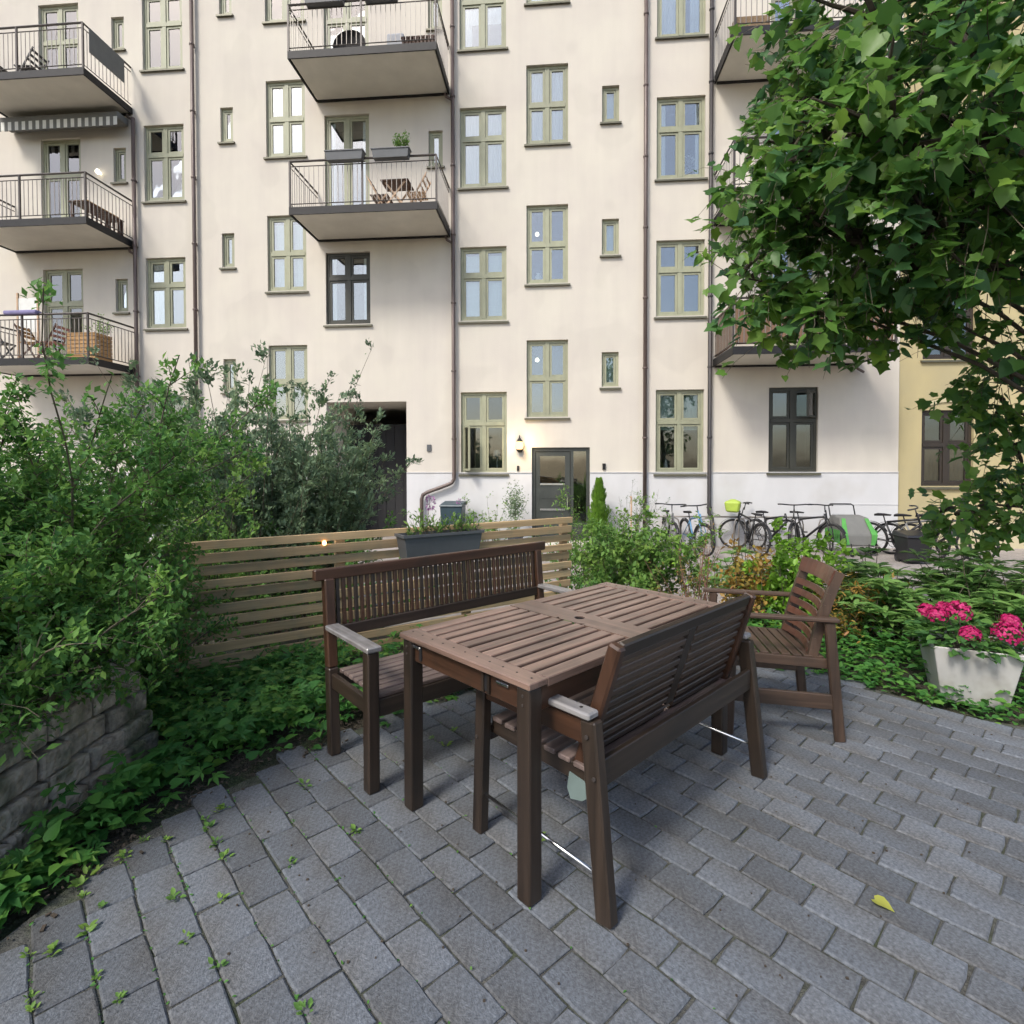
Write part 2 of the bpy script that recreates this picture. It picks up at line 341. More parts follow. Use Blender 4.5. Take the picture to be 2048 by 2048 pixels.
def tpl_palmate():
    V = []; T = []
    for a, L in ((0,1),(.85,.85),(-.85,.85),(1.75,.6),(-1.75,.6)):
        c, s = math.cos(a), math.sin(a); k = len(V)
        for x, y, z in ((0,0,0),(.45*L,.19*L,.08),(L,0,-.14),(.45*L,-.19*L,.08),(.5*L,0,.0)):
            V.append((.25+x*c-y*s, x*s+y*c, z))
        T += [(k,k+4,k+1),(k+1,k+4,k+2),(k+2,k+4,k+3),(k+3,k+4,k)]
    return V, T
# ================================================================== SETTING
ZG = -.47                                       # courtyard level; the terrace is z = 0
TH = .08125                                     # the facade stands slightly askew to the view
FD = Vector((math.cos(TH), -math.sin(TH), 0)); FN = Vector((-math.sin(TH), -math.cos(TH), 0))
def F(s, off, z): return Vector((0, 13, z))+FD*s+FN*off       # point on / in front of the facade
PATIO = [(-1.55,.5),(-1.52,1.6),(-1.46,1.95),(-1.3,2.3),(-1.1,2.55),(-.93,2.8),(-.62,3.12),(-.1,3.55),(.5,3.92),(1.25,4.0),(1.95,3.74),(2.14,3.62),(2.38,3.26),(2.56,3.03),(2.8,2.88),(3.4,2.4),(3.8,1.6),(3.9,.5)]
def inpoly(x, y, poly=PATIO):
    c = False; n = len(poly); j = n-1
    for i in range(n):
        xi, yi = poly[i]; xj, yj = poly[j]
        if (yi > y) != (yj > y) and x < (xj-xi)*(y-yi)/(yj-yi)+xi: c = not c
        j = i
    return c
def pdist(x, y, poly=PATIO):
    best = 9
    for i in range(len(poly)):
        ax, ay = poly[i]; bx, by = poly[(i+1) % len(poly)]
        t = max(0, min(1, ((x-ax)*(bx-ax)+(y-ay)*(by-ay))/((bx-ax)**2+(by-ay)**2)))
        best = min(best, math.hypot(x-ax-t*(bx-ax), y-ay-t*(by-ay)))
    return best
def gh(x, y):                                   # terrain height
    if inpoly(x, y): return -.05
    d = pdist(x, y)
    t = max(0, min(1, (d-.9)/2.8)); t = t*t*(3-2*t)
    return -.035+.03*min(1, d/.3)+(ZG+.0)*t
# ground: planting soil close to the terrace, worn asphalt towards the house
mb = MB(); xs = [-40,-25,-15,-10]+[i*.35 for i in range(-22,27)]+[12,16,25,40]; ys = [-30,-15,-6,-2]+[i*.35 for i in range(0,40)]+[20,40]
for y in ys:
    for x in xs: mb.v.append((x, y, gh(x, y)+(.012*math.sin(x*5.1+y*3)*math.sin(y*4.3) if pdist(x,y) < 3 else 0) if -8 < x < 10 and -1 < y < 8 else ZG))
nx = len(xs)
for j in range(len(ys)-1):
    for i in range(nx-1):
        cx, cy = (xs[i]+xs[i+1])/2, (ys[j]+ys[j+1])/2
        mb.f.append((j*nx+i, j*nx+i+1, (j+1)*nx+i+1, (j+1)*nx+i)); mb.m.append(1 if (pdist(cx, cy) < 2.1 and cy < 6.2) or (cx < -1.5 and cy < 7.2) else 0)
tag(mb.build('ground', [M['asphalt'], M['soil']], smooth=True), kind='structure')

# terrace of rectangular concrete setts in running bond
YP = .742; PA = np.array([math.sin(YP), -math.cos(YP)]); PB = np.array([math.cos(YP), math.sin(YP)])
CW, CL = .130, .200
patio = MB(); n = len(PATIO)
patio.add([(x, y, -.0092) for x, y in PATIO], [tuple(range(n))])
PT = tag(patio.build('patio', M['joint']), kind='structure')
def sett_mesh(k):
    r = random.Random(k); b = MB(); g = .0017; hx, hy = CL/2-g, CW/2-g
    top = []; mid = []; bot = []
    ring = [(-1,-1),(-.33,-1),(.33,-1),(1,-1),(1,0),(1,1),(.33,1),(-.33,1),(-1,1),(-1,0)]
    for x, y in ring:
        jx, jy = r.uniform(-.0022,.0022), r.uniform(-.0022,.0022)
        c = .82 if abs(x) == 1 and abs(y) == 1 else 1
        ex, ey = x*hx*(1 if c == 1 else .975)+jx, y*hy*(1 if c == 1 else .96)+jy
        bot.append((ex, ey, -.06)); mid.append((ex, ey, -.0045+r.uniform(-.001,.001)))
        top.append((ex-math.copysign(.005, x)*(abs(x) > .9), ey-math.copysign(.005, y)*(abs(y) > .9), r.uniform(-.0007,.0007)))
    m = len(ring); fs = []
    for i in range(m):
        j = (i+1) % m; fs += [(i, j, m+j, m+i), (m+i, m+j, 2*m+j, 2*m+i)]
    vs = bot+mid+top+[(0, 0, .001)]
    fs += [(2*m+i, 2*m+(i+1) % m, 3*m) for i in range(m)]
    return vs, fs
SETT = [sett_mesh(k) for k in range(8)]; SETTME = []
for vs, fs in SETT:
    me = bpy.data.meshes.new('paving_stone'); me.from_pydata(vs, [], fs); me.materials.append(M['paver']); SETTME.append(me)
setts = []
v0, u0 = .80, -1.634
for i in range(-14, 36):
    vc = v0+(i+.5)*CW
    off = (0 if i % 2 == 0 else .5)+RNG.uniform(-.06,.06)
    for j in range(-14, 34):
        uc = u0+(j+.5+off)*CL
        x, y = PA*(uc+RNG.normal(0,.0015))+PB*(vc+RNG.normal(0,.0012)+.006*math.sin(uc*1.7+i*.1))
        if y < .75 or not inpoly(x, y): continue
        dz = RNG.normal(0, .0012)-.002*(abs(math.sin(x*2.1+1)*math.cos(y*1.7)))
        tilt = RNG.normal(0, .007, 2)
        vis = y > 1.25 and abs(x) < .97*y+.1
        setts.append((x, y, dz, tilt, (1/(y*y*y) if vis else -1)))
setts.sort(key=lambda s: -s[4])
ra = math.atan2(PA[1], PA[0])
far = MB(); frnd = []
for k, (x, y, dz, tl, key) in enumerate(setts):
    rz = ra+RNG.normal(0, .014)+(PI if RNG.random() < .5 else 0)
    mtx = Matrix.Translation((x, y, dz)) @ Matrix.Rotation(rz, 4, 'Z') @ Matrix.Rotation(tl[0], 4, 'X') @ Matrix.Rotation(tl[1], 4, 'Y')
    if k < 300:
        o = link('paving_stone', SETTME[RNG.integers(8)], PT); o.matrix_local = mtx
    else:
        vs, fs = SETT[RNG.integers(8)]
        far.add([mtx @ Vector(v) for v in vs], fs); frnd += [RNG.random()]*len(fs)
fo = far.build('paving_stones', M['paver_far'], PT); tag(fo, kind='stuff')
fo.data.attributes.new('rnd', 'FLOAT', 'FACE').data.foreach_set('value', np.array(frnd, np.float32))

# ================================================================== APARTMENT HOUSE
BZ = ZG-.05
HOUSE = thing('apartment_building', 'cream rendered apartment building with olive windows, steel balconies and brown downpipes', 'building', (0, 13, BZ), -TH)
def L(z): return z-BZ
class HB(MB):                                   # facade-local builder: x = along wall, y = out of (-) / into (+) wall, z world height
    def build(s, *a, **k):
        s.v = [(x, y, z-BZ) for x, y, z in s.v]; return super().build(*a, **k)
# openings: (kind, s0, s1, z0, z1, transom fraction from the bottom, inside)
OP = []
def op(kind, s0, s1, z0, z1, tr=.62, ins='c'): OP.append((kind, s0, s1, z0, z1, tr, ins))
for (z0, z1), i1, i3, i5 in (((11.16,13.0),'c','b','m'), ((7.96,9.81),'c','c','v'), ((4.83,6.56),'h','g','d'), ((1.22,3.14),'d','o','s')):
    op('w', -9.12, -8.08, z0, z1, .62, i1); op('w', -1.22, -.12, z0, z1, .62, i3); op('w', 3.34, 4.43, z0, z1, .62, i5)
for (z0, z1), i2, i4 in (((12.12,13.95),'c','c'), ((8.9,10.71),'c','c'), ((5.66,7.48),'g','l'), ((2.54,4.34),'d','n')):
    op('w', -5.97, -4.99, z0, z1, .5, i2); op('w', .35, 1.32, z0, z1, .5, i4)
op('w', 5.87, 6.95, 1.24, 3.16, .62, 'k')
for z0, z1 in ((11.72,12.5),(8.47,9.3),(5.26,6.07)): op('s', -9.93, -9.6, z0, z1, 0, 'g')
for i, (z0, z1) in enumerate(((12.37,13.17),(9.32,10.14),(6.28,7.1),(3.23,4.03))):
    op('s', -7.13, -6.81, z0, z1, 0, 'g'); op('s', 2.1, 2.49, z0, z1, 0, 'cgge'[i] if i else 'g')
for z0, z1 in ((11.7,12.5),(8.5,9.32)): op('s', -1.97, -1.63, z0, z1, 0, 'c')
for z0, z1, i1 in ((10.31,12.92,'c'),(7.0,9.61,'h'),(3.86,6.36,'d')): op('d', -11.87, -10.8, z0, z1, .66, i1)
for z0, z1, i1 in ((10.31,13.0,'c'),(6.99,9.81,'v')): op('d', -4.51, -3.41, z0, z1, .66, i1)
op('k', -4.51, -3.41, 4.82, 6.54, .66, 'v')
for z0, z1 in ((10.2,12.9),(7.0,9.7),(3.82,6.45)): op('d', 5.85, 6.95, z0, z1, .66, 'd')
op('entry', .47, 1.83, ZG, 1.82, 0, ''); op('pass', -4.52, -2.54, ZG-.04, 2.94, 0, '')
S0, S1, ZT = -17.0, 8.68, 16.2
ss = sorted({S0, S1}|{round(o[1],3) for o in OP}|{round(o[2],3) for o in OP})
zs = sorted({BZ, ZT, 1.24}|{round(o[3],3) for o in OP}|{round(o[4],3) for o in OP})
zs = [z for z in zs if z >= BZ]
wall = HB(); plin = HB()
def hole(s, z): return any(o[1] < s < o[2] and o[3] < z < o[4] for o in OP)
for i in range(len(ss)-1):
    for j in range(len(zs)-1):
        s, z = (ss[i]+ss[i+1])/2, (zs[j]+zs[j+1])/2
        if hole(s, z): continue
        t = plin if z < 1.24 else wall; y = -.012 if z < 1.24 else 0
        t.add([(ss[i],y,zs[j]),(ss[i+1],y,zs[j]),(ss[i+1],y,zs[j+1]),(ss[i],y,zs[j+1])], [(0,1,2,3)])
RD = .17
for k, s0, s1, z0, z1, tr, ins in OP:          # reveals
    for (a, b, c, d, zm) in (((s0,z0),(s0,z1),1,0,0), ((s1,z1),(s1,z0),1,0,0), ((s0,z1),(s1,z1),1,0,0), ((s1,z0),(s0,z0),1,0,0)):
        t = plin if max(a[1], b[1]) < 1.24 else wall
        t.add([(a[0],0,a[1]),(b[0],0,b[1]),(b[0],RD,b[1]),(a[0],RD,a[1])], [(0,1,2,3)])
wall.add([(S0,0,ZT),(S1,0,ZT),(S1,9,ZT),(S0,9,ZT),(S1,0,BZ),(S1,9,BZ),(S0,0,BZ),(S0,9,BZ)], [(0,1,2,3),(1,4,5,2),(6,0,3,7),(7,3,2,5)])
plin.box(S0, -4.52, -.03, .0, 1.225, 1.24); plin.box(-2.54, .47, -.03, 0, 1.225, 1.24); plin.box(1.83, S1, -.03, 0, 1.225, 1.24)
plin.box(7.3, S1-.002, -.022, -.012, .5, .515)
wall.build('wall', M['stucco'], HOUSE); plin.build('plinth', M['plinth'], HOUSE)
rf = HB(); rf.box(S0-.2, S1-.01, -.45, 9, ZT+.003, ZT+.3); rf.build('roof', M['pipe_dark'], HOUSE)

ROOMC = {}
def frame_mesh(w, h, tr, dark=None, door=False):
    """casement window: outer frame, post, transom, four sashes with glazing rebate"""
    b = MB(); fw = .065; y0, y1 = .07, .14
    b.box(0, fw, y0, y1, 0, h); b.box(w-fw, w, y0, y1, 0, h); b.box(fw, w-fw, y0, y1, h-fw, h); b.box(fw, w-fw, y0, y1, 0, fw)
    panes = []
    if tr == 0:
        sw = .045
        cells = [(fw, w-fw, fw, h-fw)]
    else:
        zt = fw+(h-2*fw)*tr
        b.box(fw, w-fw, y0-.012, y1, zt-.045, zt+.045)
        b.box(w/2-.05, w/2+.05, y0-.006, y1, fw, zt-.045); b.box(w/2-.05, w/2+.05, y0-.006, y1, zt+.045, h-fw)
        cells = [(fw, w/2-.05, fw, zt-.045), (w/2+.05, w-fw, fw, zt-.045), (fw, w/2-.05, zt+.045, h-fw), (w/2+.05, w-fw, zt+.045, h-fw)]
        sw = .05
    for x0, x1, z0, z1 in cells:
        g = .004; x0 += g; x1 -= g; z0 += g; z1 -= g; ya, yb = y0+.012, y1-.012
        bot = sw
        if door and z0 < .2: bot = .42
        b.box(x0, x0+sw, ya, yb, z0, z1); b.box(x1-sw, x1, ya, yb, z0, z1); b.box(x0+sw, x1-sw, ya, yb, z1-sw, z1); b.box(x0+sw, x1-sw, ya, yb, z0, z0+bot)
        panes.append((x0+sw-.004, x1-sw+.004, z0+bot-.004, z1-sw+.004))
    return b, panes
def window(parent, s0, s1, z0, z1, tr, ins, frame=None, name='window', door=False, zoff=None, sill=True, glass=None):
    w, h = s1-s0, z1-z0; zo = BZ if zoff is None else zoff
    fm = frame or M['frame_olive']; gm = glass or M['glass']
    b, panes = frame_mesh(w, h, tr, door=door)
    wo = b.build(name, fm, parent, loc=(s0, 0, z0-zo))
    for x0, x1, a, c in panes:
        p = MB().box(x0, x1, .10, .106, a, c).build('pane', gm, wo)
    if sill:
        sb = MB(); sb.add([(-.05,-.06,-.035),(w+.05,-.06,-.035),(w+.05,.085,-.002),(-.05,.085,-.002),(-.05,-.06,-.075),(w+.05,-.06,-.075),(w+.05,.085,-.05),(-.05,.085,-.05)],
            [(0,1,2,3),(7,6,5,4),(4,5,1,0),(5,6,2,1),(6,7,3,2),(7,4,0,3)])
        sb.build('window_sill', M['sill_metal'], wo)
    # the room behind
    d = .9; rb = MB(); a, c = -.12, w+.12
    rb.add([(a,.16,-.2),(c,.16,-.2),(c,d,-.2),(a,d,-.2),(a,.16,h+.15),(c,.16,h+.15),(c,d,h+.15),(a,d,h+.15)], [(0,1,2,3),(7,6,5,4),(3,2,6,7),(0,3,7,4),(2,1,5,6)])
    rb.build('room', M['room'], wo)
    def cur(x0, x1, za, zb, m='curtain', y=.135, amp=.008):
        k = max(4, int((x1-x0)/.02)); cb = MB()
        for i in range(k+1):
            x = x0+(x1-x0)*i/k; yy = y+amp*math.sin(i*1.9)+amp*.5*math.sin(i*.7)
            cb.v += [(x, yy, za), (x, yy, zb)]
        cb.f = [(2*i, 2*i+2, 2*i+3, 2*i+1) for i in range(k)]; cb.m = [0]*k
        cb.build('curtain' if m == 'curtain' else 'blind', M[m], wo)
    if ins == 'c': cur(.05, w-.05, .03, h-.03)
    elif ins == 'h': cur(.05, w*.48, .03, h-.03); 
    elif ins == 'b': cur(.05, w-.05, h*.35, h-.03); cur(.05, w*.25, .03, h*.9, y=.16)
    elif ins == 'v': cur(.06, w*.2, .03, h-.05); cur(w*.82, w-.06, .03, h-.05)
    elif ins == 'm': cur(.05, w*.5, .03, h-.03); cur(w*.7, w-.05, .03, h-.03)
    elif ins == 'g': cur(.04, w-.04, .02, h*.92, 'blind', .2, .002)
    elif ins == 's': cur(.05, w-.05, h*.52, h-.03, 'blind', .2, .002)
    elif ins == 'e': cur(.04, w-.04, .02, h-.02, 'blind', .2, .002)
    elif ins == 'w': cur(.05, w-.05, .03, h*.6, 'blind_warm', .13, .003)
    return wo
LAMPS = []
for k, s0, s1, z0, z1, tr, ins in OP:
    if k == 'w': wo = window(HOUSE, s0, s1, z0, z1, tr, ins, frame=M['frame_dark'] if ins == 'k' else None, glass=M['glass_dark'] if z0 < 2 else None)
    elif k == 'k': window(HOUSE, s0, s1, z0, z1, tr, ins, frame=M['frame_dark'])
    elif k == 's': window(HOUSE, s0, s1, z0, z1, tr, ins)
    elif k == 'd': window(HOUSE, s0, s1, z0, z1, tr, ins, name='balcony_door', door=True, sill=False)
    if ins in 'ln' and k == 'w': LAMPS.append((s0+.24, z0+(z1-z0)*(.72 if ins == 'l' else .8)))
# open sashes: ground floor kitchen window ajar, small vent window ajar at the far right
for (s0, zb, h, wd, ang, hinge) in ((-1.16, 1.28, 1.06, .44, 1.15, 1), (6.88, 2.47, .6, .42, 2.2, 0)):
    b = MB(); t = .045
    b.box(0, t, 0, .04, 0, h); b.box(wd-t, wd, 0, .04, 0, h); b.box(t, wd-t, 0, .04, 0, t); b.box(t, wd-t, 0, .04, h-t, h)
    o = b.build('open_sash', M['frame_olive'] if hinge else M['frame_dark'], HOUSE, loc=(s0, .05, L(zb)), rz=-ang if hinge else PI+.8)
    MB().box(t-.003, wd-t+.003, .017, .023, t-.003, h-t+.003).build('pane', M['glass'], o)
# archway passage
t = HB(); a, b_, zt, dp = -4.52, -2.54, 2.94, 8.9
t.add([(a,RD,ZG-.03),(b_,RD,ZG-.03),(b_,dp,ZG-.03),(a,dp,ZG-.03),(a,RD,zt),(b_,RD,zt),(b_,dp,zt),(a,dp,zt)], [(3,2,6,7),(0,3,7,4),(2,1,5,6),(7,6,5,4)])
t.build('passage', M['slab'], HOUSE)
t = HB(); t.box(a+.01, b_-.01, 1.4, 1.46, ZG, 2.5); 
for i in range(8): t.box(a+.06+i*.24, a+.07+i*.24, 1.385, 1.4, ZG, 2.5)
t.build('passage_dark_panel', M['dark_room'], HOUSE)  # ribbed near-black panel, stands in for the darkness of the deep passage
# entrance door
eb = HB(); s0, s1, z1 = .47, 1.83, 1.82
eb.box(s0, s0+.08, .05, .15, ZG, z1); eb.box(s1-.08, s1, .05, .15, ZG, z1); eb.box(s0+.08, s1-.08, .05, .15, z1-.09, z1); eb.box(1.38, 1.45, .05, .15, ZG, z1-.09)
ed = eb.build('entrance_door', M['door_green'], HOUSE)
lf = HB(); x0, x1 = .56, 1.37
lf.box(x0, x0+.1, .07, .12, ZG+.01, z1-.1); lf.box(x1-.12, x1, .07, .12, ZG+.01, z1-.1); lf.box(x0+.1, x1-.12, .07, .12, z1-.2, z1-.1); lf.box(x0+.1, x1-.12, .07, .12, ZG+.01, .95)
for z in (.3, .62): lf.box(x0+.13, x1-.15, .062, .07, z, z+.02)
o = lf.build('door_leaf', M['door_green'], ed); o.location.z = 0
for z in (.93, .33):
    HB().box(x0+.1, x1-.12, .05, .066, z, z+.045).build('kick_bar', M['chrome'], ed)
HB().box(x0+.1, x1-.12, .092, .098, .95, z1-.2).build('pane', M['glass'], ed)
HB().box(1.45, s1-.08, .092, .098, ZG+.5, z1-.09).build('pane', M['glass'], ed)
HB().box(1.45, s1-.08, .07, .12, ZG, ZG+.5).build('side_panel', M['door_green'], ed)
HB().tube([(1.31,.02,.36),(1.31,.02,.66)], .016, 8).tube([(1.31,.02,.4),(1.31,.08,.4)], .01, 6).tube([(1.31,.02,.62),(1.31,.08,.62)], .01, 6).build('door_handle', M['chrome'], ed)
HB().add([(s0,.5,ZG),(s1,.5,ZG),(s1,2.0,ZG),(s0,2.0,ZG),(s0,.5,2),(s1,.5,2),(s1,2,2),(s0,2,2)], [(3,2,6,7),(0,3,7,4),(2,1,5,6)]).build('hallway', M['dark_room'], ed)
HB().box(.4, 1.9, -.42, -.03, ZG-.03, ZG+.1).build('door_step', M['slab'], HOUSE)
HB().box(.12, .17, -.035, 0, 1.27, 1.39).build('door_bell', M['steel_dark'], HOUSE); HB().box(2.12, 2.19, -.04, 0, 1.3, 1.44).build('door_bell', M['steel_dark'], HOUSE)
HB().box(-2.04, -1.94, -.03, 0, 1.74, 1.9).build('wall_plate', M['plastic_grey'], HOUSE)
# downpipes
def pipe(pts, m='pipe', r=.045):
    p = HB().tube(pts, r, 10)
    z0, z1 = min(q[2] for q in pts), max(q[2] for q in pts); z = z0+.9
    x = pts[0][0]
    o = p.build('downpipe', M[m], HOUSE, smooth=True)
    while z < z1-.3:
        HB().lathe([(r+.012,-.02),(r+.016,0),(r+.012,.02)], 10, c=(x,-.1,z)).box(x-.012, x+.012, -.06, .0, z-.015, z+.015).build('pipe_bracket', M[m], o); z += 1.6
pipe([(-7.77,-.1,15.9),(-7.77,-.1,ZG)]); pipe([(-9.32,-.1,9.95),(-9.32,-.1,ZG)])
pipe([(-1.37,-.1,13.2),(-1.37,-.1,1.08),(-1.42,-.11,.99),(-1.5,-.12,.95),(-2.02,-.12,.76),(-2.12,-.12,.7),(-2.15,-.12,.6),(-2.15,-.12,ZG)])
pipe([(3.08,-.1,15.9),(3.08,-.1,ZG)]); pipe([(4.53,-.1,15.9),(4.53,-.1,.3),(4.58,-.14,.2),(4.6,-.16,ZG)], 'pipe_dark')
# balconies
def balcony(s0, s1, zb, rail='steel_rail', light='steel_light', screen=False):
    D = 1.42; th = .15
    b = HB(); b.box(s0+.05, s1-.05, -D+.05, -.003, zb+.012, zb+th-.01); bo = b.build('balcony', M['slab'], HOUSE)
    e = HB(); e.box(s0, s1, -D, -D+.05, zb+.03, zb+th); e.box(s0, s0+.05, -D+.05, -.003, zb+.03, zb+th); e.box(s1-.05, s1, -D+.05, -.003, zb+.03, zb+th)
    e.box(s0+.05, s1-.05, -.045, -.003, zb-.03, zb+.011); e.box(s0, s0+.03, -D, -.003, zb-.01, zb+.03); e.box(s1-.03, s1, -D, -.003, zb-.01, zb+.03)
    e.box(s0+.03, s1-.03, -D, -D+.03, zb-.01, zb+.03)
    e.build('edge_beam', M['steel_dark'], bo).location.z = 0
    zr = zb+th+.98
    r = HB(); r.tube([(s0+.02,-.02,zr),(s0+.02,-D+.02,zr),(s1-.02,-D+.02,zr),(s1-.02,-.02,zr)], .024, 6)
    r.tube([(s0+.02,-.02,zr-.11),(s0+.02,-D+.02,zr-.11),(s1-.02,-D+.02,zr-.11),(s1-.02,-.02,zr-.11)], .012, 5)
    r.tube([(s0+.02,-.02,zb+th+.07),(s0+.02,-D+.02,zb+th+.07),(s1-.02,-D+.02,zb+th+.07),(s1-.02,-.02,zb+th+.07)], .012, 5)
    for x, y in ((s0+.02,-D+.02),(s1-.02,-D+.02),((s0+s1)/2,-D+.02)): r.box(x-.018, x+.018, y-.018, y+.018, zb+th-.01, zr)
    r.build('handrail', M[rail], bo)
    q = HB(); n = int((s1-s0)/.105)
    for i in range(1, n): x = s0+.02+(s1-s0-.04)*i/n; q.box(x-.006, x+.006, -D+.014, -D+.026, zb+th+.07, zr-.11)
    n = int(D/.105)
    for x in (s0+.02, s1-.02):
        for i in range(1, n): y = -.02-(D-.04)*i/n; q.box(x-.006, x+.006, y-.006, y+.006, zb+th+.07, zr-.11)
    q.build('balusters', M[light], bo)['kind'] = 'stuff'
    if screen:
        sc = HB(); sc.box(s0+.06, s1-.06, -D+.034, -D+.046, zb+th+.05, zr-.06); sc.box(s0+.034, s0+.046, -D+.06, -.05, zb+th+.05, zr-.06); sc.build('reed_screen', M['reed'], bo)
    pp = HB().tube([(s1-.1,-.06,zb-.03),(s1-.06,-.1,zb-.12),(s1+.07,-.1,zb-.2)], .03, 7); pp.build('drain_spout', M['pipe'], bo)
    return bo
for z in (10.15, 6.83): balcony(-4.71, -1.46, z)
for z in (10.1, 6.82, 3.7): balcony(-12.62, -9.4, z)
for z in (10.05, 6.86, 3.66): balcony(4.62, 7.8, z, screen=(z < 4))
# ------------------------------------------------------------------ ochre house beyond the corner
YH = thing('ochre_building', 'ochre yellow rendered building at the right with dark brown windows', 'building', F(8.68, -.1, BZ), -TH)
yo = [(.55,1.65,.92,2.62),(.55,1.65,3.76,5.6),(.55,1.65,6.9,8.8),(3.1,4.2,.92,2.62),(3.1,4.2,3.76,5.6),(3.1,4.2,6.9,8.8),(5.6,6.7,.92,2.62),(5.6,6.7,3.76,5.6)]
ss = sorted({.005, 9.0}|{o[0] for o in yo}|{o[1] for o in yo}); zs = sorted({BZ, 14., .55}|{o[2] for o in yo}|{o[3] for o in yo})
yw = HB()
for i in range(len(ss)-1):
    for j in range(len(zs)-1):
        s, z = (ss[i]+ss[i+1])/2, (zs[j]+zs[j+1])/2
        if any(o[0] < s < o[1] and o[2] < z < o[3] for o in yo): continue
        yw.add([(ss[i],0,zs[j]),(ss[i+1],0,zs[j]),(ss[i+1],0,zs[j+1]),(ss[i],0,zs[j+1])], [(0,1,2,3)])
for s0, s1, z0, z1 in yo:
    for a, b in (((s0,z0),(s0,z1)),((s1,z1),(s1,z0)),((s0,z1),(s1,z1)),((s1,z0),(s0,z0))):
        yw.add([(a[0],0,a[1]),(b[0],0,b[1]),(b[0],.17,b[1]),(a[0],.17,a[1])], [(0,1,2,3)])
yw.add([(.005,0,14),(9,0,14),(9,8,14),(.005,8,14)], [(0,1,2,3)])
yw.build('wall', M['yellow_stucco'], YH)
HB().box(.01, 9, -.03, -.001, BZ, .12).build('plinth', M['yellow_plinth'], YH)
for s0, s1, z0, z1 in yo:
    window(YH, s0, s1, z0, z1, .55, 'w' if z0 < 3 else 'd', frame=M['frame_brown'], glass=M['glass_dark'])
    b = HB(); k = 8
    for i in range(k):
        xa, xb = s0-.06+(s1-s0+.12)*i/k, s0-.06+(s1-s0+.12)*(i+1)/k
        za, zb = z1+.02+.16*math.sin(PI*i/k), z1+.02+.16*math.sin(PI*(i+1)/k)
        b.add([(xa,-.03,za),(xb,-.03,zb),(xb,-.03,zb+.09),(xa,-.03,za+.09),(xa,0,za),(xb,0,zb),(xb,0,zb+.09),(xa,0,za+.09)], [(0,1,2,3),(3,2,6,7),(1,0,4,5)])
    b.build('window_arch', M['yellow_plinth'], YH)

# ------------------------------------------------------------------ lamps
def wall_lamp(s, z, label, lit=True):
    o = thing('wall_lamp', label, 'lamp', F(s, .12, z-.17), -TH)
    MB().lathe([(.035,0),(.07,.03),(.085,.06),(.08,.065)], 12).build('lamp_base', M['steel_dark'], o, smooth=False)
    MB().lathe([(.055,.068),(.085,.12),(.09,.17),(.075,.22),(.045,.245)], 12).build('globe', M['bulb'], o, smooth=True)
    MB().lathe([(.08,.25),(.06,.28),(.02,.33),(.012,.38),(.004,.4)], 12).build('lamp_cap', M['steel_dark'], o)
    MB().box(-.012, .012, 0, .12, .06, .085).box(-.05, .05, .095, .12, 0, .16).build('bracket', M['steel_dark'], o)
    li = bpy.data.lights.new('lamp_light', 'POINT'); li.energy = 12; li.color = (1, .72, .38); li.shadow_soft_size = .09
    lo = bpy.data.objects.new('lamp_light', li); COL.objects.link(lo); lo.parent = o; lo.location = (0, -.15, .17)
wall_lamp(.19, 1.88, 'lit round glass wall lamp left of the entrance door')
lt = MB().lathe([(.02,0),(.05,.03),(.055,.07),(.03,.11)], 10).box(-.015,.015,.03,.1,.03,.08)
tag(lt.build('wall_lamp', M['bulb_white'], loc=F(-10.25,.12,8.62), rz=-TH), 'small lit wall lamp beside balcony door under the striped awning', 'lamp')
for i, (s, z) in enumerate(LAMPS):
    o = MB().lathe([(.012,0),(.042,.02),(.048,.05),(.035,.08),(.012,.1)], 12).build('pendant_lamp', M['bulb_white'], loc=F(s, -.28, z-.1), smooth=True)
    MB().tube([(0,0,.1),(0,0,.6)], .004, 4).build('cable', M['steel_dark'], o)
    tag(o, ['lit pendant lamp behind the second highest stairwell window', 'lit round pendant lamp behind the stairwell window above the entrance door'][i % 2], 'lamp')

# ------------------------------------------------------------------ outdoor table
YT = .759
TB = thing('garden_table', 'long brown stained wooden garden table with slatted top and parasol hole', 'table', (.301, 2.436, 0), YT)
Lh, Wh, HT = .697, .3735, .72
def plank(name, x0, x1, y0, y1, z0, z1, m, parent, bv=.003): return MB().box(x0,x1,y0,y1,z0,z1).build(name, m, parent, bevel=bv)
for s in (-1, 1):
    plank('end_board', s*Lh, s*(Lh-.085), -Wh, Wh, HT-.022, HT, M['top_y'], TB) if s < 0 else plank('end_board', Lh-.085, Lh, -Wh, Wh, HT-.022, HT, M['top_y'], TB)
nsl = 11; pitch = 2*Wh/nsl; gap = .017
for s in (-1, 1):
    x0, x1 = (-Lh+.086, -.076) if s < 0 else (.076, Lh-.086)
    for i in range(nsl):
        y0 = -Wh+i*pitch+(gap/2 if i else 0); y1 = -Wh+(i+1)*pitch-(gap/2 if i < nsl-1 else 0)
        plank('table_slat', x0, x1, y0, y1, HT-.03+RNG.uniform(-.001,.0008), HT-.0008+RNG.uniform(-.0012,.0008), M['top_x'], TB)
